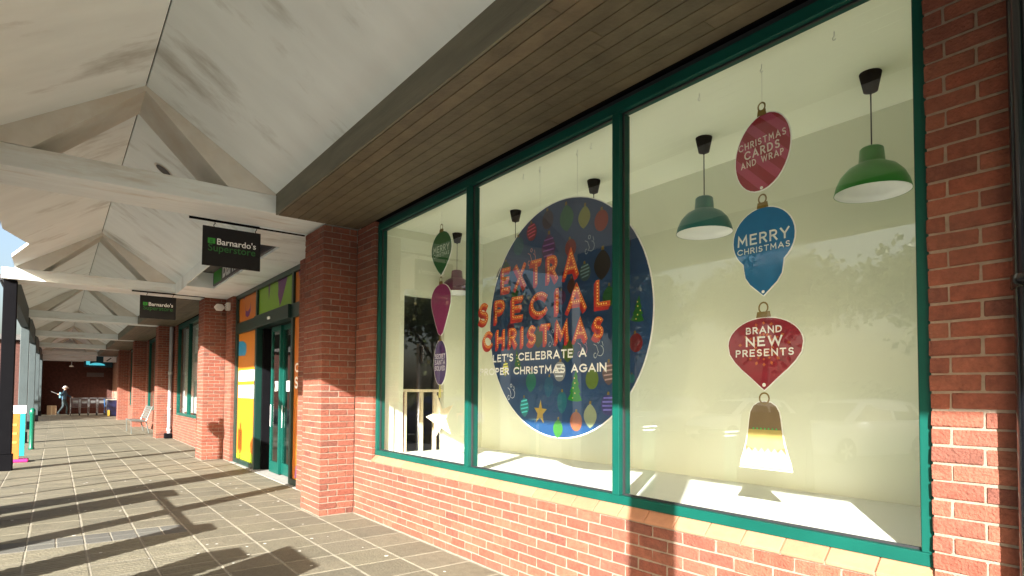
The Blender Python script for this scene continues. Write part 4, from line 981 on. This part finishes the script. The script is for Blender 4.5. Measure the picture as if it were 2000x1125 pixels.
# shopping trolleys
def trolley(y, c, lab):
    t = thing('shopping_trolley', (43.6, y, 0), lab, 'trolley', 'shopping trolleys at the end of the walkway')
    W_, L_ = 0.27, 0.0
    x = 43.6
    mm = c
    fr = B()
    for s in (-1, 1):
        fr.tube([(x - 0.42, y + s * 0.24, 0.14), (x + 0.42, y + s * 0.2, 0.14), (x + 0.42, y + s * 0.2, 0.42)], 0.016, 6)
        fr.tube([(x - 0.42, y + s * 0.24, 0.14), (x - 0.36, y + s * 0.25, 0.95), (x - 0.46, y + s * 0.25, 1.02)], 0.016, 6)
    fr.build('frame', mm, t)
    bk = B()
    for k in range(7):
        z = 0.48 + k * 0.072
        ex = 0.02 * k
        bk.tube([(x - 0.36, y - 0.24, z + 0.05), (x + 0.38 + ex, y - 0.19, z), (x + 0.38 + ex, y + 0.19, z), (x - 0.36, y + 0.24, z + 0.05)], 0.006, 4)
    for k in range(8):
        xx = x - 0.34 + k * 0.1
        for s in (-1, 1): bk.tube([(xx, y + s * 0.2, 0.48), (xx + 0.03, y + s * 0.235, 0.95)], 0.006, 4)
    bk.quad((x - 0.34, y - 0.2, 0.48), (x + 0.38, y - 0.18, 0.46), (x + 0.38, y + 0.18, 0.46), (x - 0.34, y + 0.2, 0.48))
    bk.build('basket', mm, t)
    B().tube([(x - 0.46, y - 0.27, 1.02), (x - 0.46, y + 0.27, 1.02)], 0.02, 6).build('handle', pm((0.12, 0.12, 0.12)), t)
    for xx in (x - 0.40, x + 0.40):
        for s in (-1, 1):
            B().tube([(xx, y + s * 0.22 - 0.015, 0.062), (xx, y + s * 0.22 + 0.015, 0.062)], 0.062, 12).build('wheel', M['tyre'], t)
    bx('seat_flap', pm((0.10, 0.10, 0.10)), t, x - 0.37, x - 0.34, y - 0.12, y + 0.12, 0.72, 0.88)
TSTEEL = mat('trolley_wire', (0.16, 0.16, 0.16), 0.4, 0.1, 8, metal=0.6)
TN = ['steel shopping trolley next to the walking person', 'steel shopping trolley second from the walking person', 'steel shopping trolley in the middle of the row', 'steel shopping trolley fourth along, before the blue one']
for k in range(4): trolley(0.98 + k * 0.42, TSTEEL, TN[k])
trolley(2.62, flat('trolley_blue', (0.02, 0.10, 0.28), 0.4), 'blue shopping trolley at the wall end of the row')
t = thing('storage_bin', (42.2, 3.0, 0), 'dark blue storage bin with yellow corner near the far wall', 'bin')
bx('tub', flat('bin_navy', (0.006, 0.010, 0.045), 0.4), t, 41.6, 42.4, 2.45, 2.972, 0.0, 0.92, bevel=0.03)
bx('lid', flat('bin_lid', (0.35, 0.34, 0.28), 0.5), t, 41.56, 42.44, 2.42, 2.972, 0.922, 0.96, bevel=0.01)
bx('yellow_corner', pm((0.75, 0.6, 0.1)), t, 41.54, 41.598, 2.44, 2.55, 0.0, 0.35)
t = thing('cardboard_box', (45.6, -0.2, 0), 'brown cardboard box leaning by the end of walkway', 'box')
B().box(45.3, 45.7, -0.35, 0.1, 0.0, 0.55).build('carton', flat('cardboard', (0.36, 0.24, 0.14), 0.8), t, bevel=0.004)
bx('tape', pm((0.5, 0.38, 0.22)), t, 45.295, 45.2995, -0.16, -0.09, 0.0, 0.55)

# person walking across
def person(x, y):
    t = thing('person', (x, y, 0), 'person in white hat and blue jacket walking past the trolleys', 'person')
    J = {'pel': (0, 0, 0.95), 'sp': (0, 0.01, 1.2), 'ch': (0, 0.03, 1.38), 'nk': (0, 0.045, 1.50), 'hd': (0, 0.06, 1.60), 'tp': (0, 0.06, 1.70),
         'sl': (-0.16, 0.03, 1.42), 'el': (-0.22, -0.14, 1.20), 'wl': (-0.20, -0.24, 1.22), 'hl': (-0.2, -0.31, 1.26), 'sr': (0.16, 0.03, 1.42), 'er': (0.22, 0.16, 1.18), 'wr': (0.17, 0.36, 1.08), 'hr': (0.16, 0.44, 1.05),
         'hpl': (-0.09, 0, 0.90), 'kl': (-0.10, 0.17, 0.52), 'al': (-0.10, 0.14, 0.09), 'tl': (-0.10, 0.27, 0.05), 'hpr': (0.09, 0, 0.90), 'kr': (0.10, -0.03, 0.50), 'ar': (0.10, -0.28, 0.13), 'tr': (0.10, -0.18, 0.05)}
    Rr = {'pel': .15, 'sp': .145, 'ch': .17, 'nk': .06, 'hd': .095, 'tp': .07, 'sl': .075, 'el': .05, 'wl': .035, 'hl': .04, 'sr': .075, 'er': .05, 'wr': .035, 'hr': .04, 'hpl': .11, 'kl': .07, 'al': .045, 'tl': .04, 'hpr': .11, 'kr': .07, 'ar': .045, 'tr': .04}
    E_ = [('pel', 'sp'), ('sp', 'ch'), ('ch', 'nk'), ('nk', 'hd'), ('hd', 'tp'), ('ch', 'sl'), ('sl', 'el'), ('el', 'wl'), ('wl', 'hl'), ('ch', 'sr'), ('sr', 'er'), ('er', 'wr'), ('wr', 'hr'), ('pel', 'hpl'), ('hpl', 'kl'), ('kl', 'al'), ('al', 'tl'), ('pel', 'hpr'), ('hpr', 'kr'), ('kr', 'ar'), ('ar', 'tr')]
    ks = list(J); me = bpy.data.meshes.new('body')
    me.from_pydata([F((x + J[k][0], y + J[k][1], J[k][2] - 0.01)) for k in ks], [(ks.index(a), ks.index(b2)) for a, b2 in E_], [])
    o = bpy.data.objects.new('body', me); C.objects.link(o)
    md = o.modifiers.new('skin', 'SKIN'); o.modifiers.new('sub', 'SUBSURF').render_levels = 2
    for k, sv in zip(ks, me.skin_vertices[0].data): sv.radius = (Rr[k], Rr[k]); sv.use_root = (k == 'pel')
    o.modifiers['sub'].levels = 2
    dg = bpy.context.evaluated_depsgraph_get(); m2 = bpy.data.meshes.new_from_object(o.evaluated_get(dg)); bpy.data.objects.remove(o)
    for mm in (flat('jacket_blue', (0.03, 0.08, 0.13), 0.7), flat('trousers_dark', (0.02, 0.035, 0.04), 0.8), flat('skin', (0.5, 0.3, 0.2), 0.6), flat('shoe', (0.02, 0.02, 0.02), 0.5)): m2.materials.append(mm)
    for p in m2.polygons:
        z = p.center.z; dy = -(p.center.y) - y
        p.material_index = 2 if z > 1.49 or dy > 0.36 or dy < -0.26 and z > 1 else 3 if z < 0.1 else 1 if z < 0.93 else 0
        p.use_smooth = True
    link('body', m2, None, t)
    B().lathe([(0.001, 1.735), (0.06, 1.725), (0.105, 1.68), (0.115, 1.63), (0.17, 1.605), (0.172, 1.598), (0.11, 1.60)], x, y + 0.06, 16).build('hat', pm((0.8, 0.79, 0.76)), t, smooth=True)
    B().box(x - 0.07, x + 0.07, y - 0.24, y - 0.13, 1.0, 1.36).build('bag', flat('bag_teal', (0.10, 0.22, 0.26), 0.7), t, bevel=0.04)
    B().tube([(x - 0.19, y - 0.28, 1.24), (x - 0.25, y - 0.62, 1.40)], 0.014, 6).build('stick', pm((0.3, 0.29, 0.27)), t)
person(44.6, 0.45)

# ------------------------------------------------------------------ street furniture along the kerb (its shadows cross the paving)
t = thing('information_pillar', (9.55, -0.82, 0), 'tall grey information pillar on the kerb in front of the entrance', 'pillar')
bx('body', M['post'], t, 9.32, 9.86, -0.95, -0.70, 0.1, 2.35, bevel=0.02)
bx('plinth', M['black'], t, 9.28, 9.90, -0.98, -0.67, 0.0, 0.099, bevel=0.01)
bx('cap', M['black'], t, 9.29, 9.89, -0.97, -0.68, 2.352, 2.42, bevel=0.01)
def kerb_bin(x0, x1, h, lab):
    t = thing('litter_bin', ((x0 + x1) / 2, -0.82, 0), lab, 'bin', 'square litter bins on the kerb')
    bx('body', BG, t, x0, x1, -0.98, -0.68, 0.04, h - 0.05, bevel=0.02)
    bx('slot', M['black'], t, x0 + 0.08, x1 - 0.08, -0.679, -0.676, h - 0.25, h - 0.12)
    bx('lid', BG, t, x0 - 0.02, x1 + 0.02, -1.0, -0.66, h - 0.05, h, bevel=0.02); bx('foot', M['black'], t, x0 + 0.05, x1 - 0.05, -0.95, -0.71, 0, 0.04)
kerb_bin(8.38, 8.95, 1.04, 'wide green litter bin on the kerb beside the pillar')
kerb_bin(5.78, 6.12, 1.03, 'narrow green litter bin on the kerb opposite the display window')
t = thing('guard_rail', (7.2, -0.82, 0), 'metal guard rail on the kerb between the two litter bins', 'railing')
B().tube([(6.14, -0.82, 0.98), (8.36, -0.82, 0.98)], 0.035, 8).build('top_rail', M['steel'], t)
for xx in (6.20, 8.30): B().tube([(xx, -0.82, 0.0), (xx, -0.82, 0.97)], 0.025, 8).build('upright', M['steel'], t)
kerb_bin(4.42, 4.80, 1.03, 'green litter bin on the kerb next to the folding sign')
PN = ['slim steel sign pole on the kerb next to the information pillar', 'slim steel sign pole on the kerb halfway to the dark post', 'slim steel sign pole on the kerb just before the dark post']
for xx, lab in zip((10.75, 11.9, 12.9), PN):
    t = thing('sign_pole', (xx, -0.85, 0), lab, 'pole', 'sign poles on the kerb')
    B().tube([(xx, -0.85, 0.0), (xx, -0.85, 2.7)], 0.038, 10).build('tube', M['steel'], t, smooth=True)
    B().lathe([(0.001, 2.72), (0.042, 2.71), (0.042, 2.68)], xx, -0.85, 10).build('cap', M['black'], t)
    B().disc((xx, -0.89, 2.45), 0.17, 'y', 20).build('sign_disc', pm((0.35, 0.02, 0.02)), t) if xx == 11.9 else bx('sign_plate', M['steel'], t, xx - 0.16, xx + 0.16, -0.895, -0.889, 2.2, 2.62)
t = thing('pavement_sign', (3.8, -0.82, 0), 'large folding pavement sign on the kerb nearest the camera', 'sign')
B().prism([(-0.98, 0.0), (-0.95, 0.0), (-0.80, 1.28), (-0.83, 1.28)], 'x', 3.42, 4.24).build('panel', M['black'], t)
B().prism([(-0.64, 0.0), (-0.61, 0.0), (-0.79, 1.28), (-0.798, 1.25)], 'x', 3.42, 4.24).build('panel', M['black'], t)

# ------------------------------------------------------------------ parked cars (mirrored in the display window)
WIN = mat('car_glass', (0.02, 0.025, 0.03), 0.05, 0.05)
def car(cx, cy, ang, paint, lab):
    """hatchback about 4.0 x 1.75 x 1.5, nose towards local +u"""
    zg = -0.125
    t = thing('parked_car', (cx, cy, zg), lab, 'car', 'cars parked across the car park')
    c, s = math.cos(ang), math.sin(ang)
    def W(u, v, z): return (cx + u * c - v * s, cy + u * s + v * c, zg + z)
    def loft(st, name, matl, par, close=True, smooth=True):
        b = B(); n = len(st[0])
        for ring in st: b.v += [W(*p) for p in ring]
        for i in range(len(st) - 1):
            for k in range(n - 1): b.f.append((i * n + k, i * n + k + 1, (i + 1) * n + k + 1, (i + 1) * n + k))
        if close: b.f.append(tuple(range(n))); b.f.append(tuple((len(st) - 1) * n + k for k in reversed(range(n))))
        return b.build(name, matl, par, smooth=smooth)
    prof = [(-2.0, 0.32, 0.62, 0.70), (-1.97, 0.24, 0.92, 0.80), (-1.75, 0.20, 0.97, 0.86), (-1.0, 0.18, 0.96, 0.88), (0.2, 0.18, 0.93, 0.88), (0.95, 0.18, 0.92, 0.87), (1.55, 0.20, 0.82, 0.84), (1.85, 0.22, 0.70, 0.76), (2.0, 0.28, 0.55, 0.62)]
    st = []
    for u, z0, z1, w in prof:
        st.append([(u, -w * 0.9, z0), (u, -w, z0 + 0.15), (u, -w, z1 - 0.12), (u, -w * 0.93, z1), (u, 0, z1 + 0.02), (u, w * 0.93, z1), (u, w, z1 - 0.12), (u, w, z0 + 0.15), (u, w * 0.9, z0)])
    body = loft(st, 'body', paint, t)
    gp = [(-1.86, 0.95, 0.97, 0.78, 0.76), (-1.45, 0.95, 1.40, 0.80, 0.60), (-0.9, 0.95, 1.48, 0.80, 0.62), (0.0, 0.93, 1.47, 0.80, 0.62), (0.35, 0.93, 1.42, 0.80, 0.62), (1.15, 0.91, 0.93, 0.78, 0.74)]
    loft([[(u, -w0, z0), (u, -w1, z1), (u, 0, z1 + 0.02), (u, w1, z1), (u, w0, z0)] for u, z0, z1, w0, w1 in gp], 'cabin', paint, t)
    for sd in (-1, 1):
        for q in (((-1.50, 1.0), (-1.32, 1.34), (-0.62, 1.40), (-0.55, 0.99)), ((-0.45, 0.99), (-0.52, 1.40), (0.28, 1.36), (0.92, 0.98))):
            B().quad(*[W(u, sd * (0.815 - (z - 0.95) * 0.40), z) for u, z in q]).build('side_window', WIN, t)
    for uz in (((0.42, 1.385), (1.10, 0.965)), ((-1.50, 1.37), (-1.83, 1.02))):
        (u0, z0), (u1, z1) = uz; o = 0.015 if u0 > 0 else -0.015
        B().quad(W(u0 + o, -0.56, z0 + 0.02), W(u0 + o, 0.56, z0 + 0.02), W(u1 + o, 0.68, z1 + 0.02), W(u1 + o, -0.68, z1 + 0.02)).build('windscreen' if u0 > 0 else 'rear_window', WIN, t)
    for u in (-1.28, 1.25):
        for sd in (-1, 1):
            b = B(); cw = 0.31
            for k in range(20):
                a = 2 * math.pi * k / 20; b.v += [W(u + cw * math.cos(a), sd * 0.70, 0.31 + cw * math.sin(a)), W(u + cw * math.cos(a), sd * 0.885, 0.31 + cw * math.sin(a))]
            b.f = [tuple(2 * k for k in range(20)), tuple(2 * k + 1 for k in reversed(range(20)))] + [(2 * k, 2 * k + 1, (2 * k + 3) % 40, (2 * k + 2) % 40) for k in range(20)]
            wh = b.build('wheel', M['tyre'], t)
            b = B()
            for k in range(5):
                a = 2 * math.pi * k / 5
                b.quad(*[W(u + r * math.cos(a + da), sd * 0.889, 0.31 + r * math.sin(a + da)) for r, da in ((0.04, -0.9), (0.21, -0.2), (0.21, 0.2), (0.04, 0.9))])
            b.build('rim', M['steel'], wh)
    for sd in (-1, 1):
        B().quad(W(1.90, sd * 0.42, 0.62), W(1.84, sd * 0.70, 0.62), W(1.72, sd * 0.74, 0.76), W(1.84, sd * 0.44, 0.74)).build('headlight', WHITE, t)
        B().quad(W(-1.985, sd * 0.55, 0.75), W(-1.96, sd * 0.82, 0.75), W(-1.93, sd * 0.80, 0.98), W(-1.965, sd * 0.60, 0.98)).build('tail_light', RED, t)
CW = mat('car_white', (0.78, 0.78, 0.78), 0.25, 0.02); CB = mat('car_blue', (0.012, 0.03, 0.16), 0.22, 0.02); CS = mat('car_silver', (0.45, 0.46, 0.47), 0.25, 0.03, metal=0.5)
car(7.0, -10.2, rad(75), CW, 'white hatchback mirrored at the right of the display window')
car(11.8, -13.0, rad(80), CW, 'white hatchback mirrored behind the bell card')
car(15.5, -13.6, rad(78), CS, 'silver hatchback mirrored left of the bell card')
car(18.2, -4.6, rad(8), CB, 'dark blue car mirrored low in the far pane')
car(2.6, -12.5, rad(80), CS, 'silver hatchback parked behind the camera')

# ------------------------------------------------------------------ trees beyond the car park
BARK = mat('bark', (0.09, 0.07, 0.05), 0.9, 0.25, 12, 0.6, 30)
LEAF = piece_mat('leaves', [(0, (0.045, 0.075, 0.02)), (0.4, (0.07, 0.10, 0.03)), (0.75, (0.10, 0.12, 0.035)), (1, (0.16, 0.13, 0.04))], 0.6, 3, 0.2, 0.0, 10)
def tree_parts(seed):
    r = random.Random(seed); tb = B(); tips = []
    def limb(p, d, L, rd, lev):
        q = p + d * L; mid = p + d * L * 0.5 + Vector((r.uniform(-1, 1), r.uniform(-1, 1), 0)) * L * 0.06
        tb.tube([p, mid, q], rd, 7, rd * 0.6, caps=False)
        if lev == 0: tips.append(q); return
        for k in range(4 if lev > 1 else 3):
            a = 2 * math.pi * (k + r.random() * 0.6) / (4 if lev > 1 else 3)
            e = (d * r.uniform(0.6, 0.95) + Vector((math.cos(a), math.sin(a), 0.15)) * r.uniform(0.5, 0.8)).normalized()
            limb(q, e, L * r.uniform(0.55, 0.75), rd * 0.55, lev - 1)
        tips.append(q)
    limb(Vector((0, 0, 0)), Vector((0, 0, 1)), 2.6, 0.2, 3)
    lb = B()
    for tp in tips:
        for k in range(75):
            c = tp + Vector((r.gauss(0, 0.45), r.gauss(0, 0.45), r.gauss(0, 0.38)))
            a = Vector((r.uniform(-1, 1), r.uniform(-1, 1), r.uniform(-1, 1))).normalized(); b2 = a.cross(Vector((r.uniform(-1, 1), r.uniform(-1, 1), r.uniform(-1, 1)))).normalized(); s = r.uniform(0.09, 0.18)
            lb.quad(c - a * s, c + b2 * s * 0.6, c + a * s, c - b2 * s * 0.6)
    return tb.mesh('trunk', True), lb.mesh('crown')
TM = [tree_parts(3), tree_parts(8)]
for tm in TM: tm[0].materials.append(BARK); tm[1].materials.append(LEAF)
TP = [(3.0, -24, 1.25, 'leafy tree mirrored in the right pane, nearest of the row'), (9.5, -25, 1.45, 'leafy tree mirrored above the bell card'), (16.5, -23, 1.3, 'leafy tree mirrored in the middle pane'), (23, -20, 1.4, 'leafy tree mirrored beside the far pane'), (31, -15, 1.3, 'leafy tree mirrored in the far pane'), (-5, -26, 1.5, 'leafy tree across the car park behind the camera'), (40, -17, 1.5, 'leafy tree farthest along the car park')]
for i, (x, y, s, lab) in enumerate(TP):
    t = thing('tree', (x, y, -0.125), lab, 'tree', 'trees beyond the car park'); t.scale = (s, s, s); t.rotation_euler = (0, 0, i * 1.3)
    for nm, me in zip(('trunk', 'crown'), TM[i % 2]):
        o = bpy.data.objects.new(nm, me); C.objects.link(o); o.parent = t
hd = B(); r = random.Random(5)
for k in range(9000):
    x = r.uniform(-30, 70); c = Vector((x, -27.5 + r.gauss(0, 0.5), r.uniform(-0.1, 1.9 + 0.3 * math.sin(x)))); a = Vector((r.uniform(-1, 1), r.uniform(-1, 1), r.uniform(-1, 1))).normalized(); b2 = a.cross(Vector((0.3, 0.5, 0.8))).normalized(); s = r.uniform(0.10, 0.2)
    hd.quad(c - a * s, c + b2 * s, c + a * s, c - b2 * s)
h = hd.build('hedge', LEAF, None); tag(h, 'long clipped hedge along the far side of the car park', 'hedge', kind='stuff')
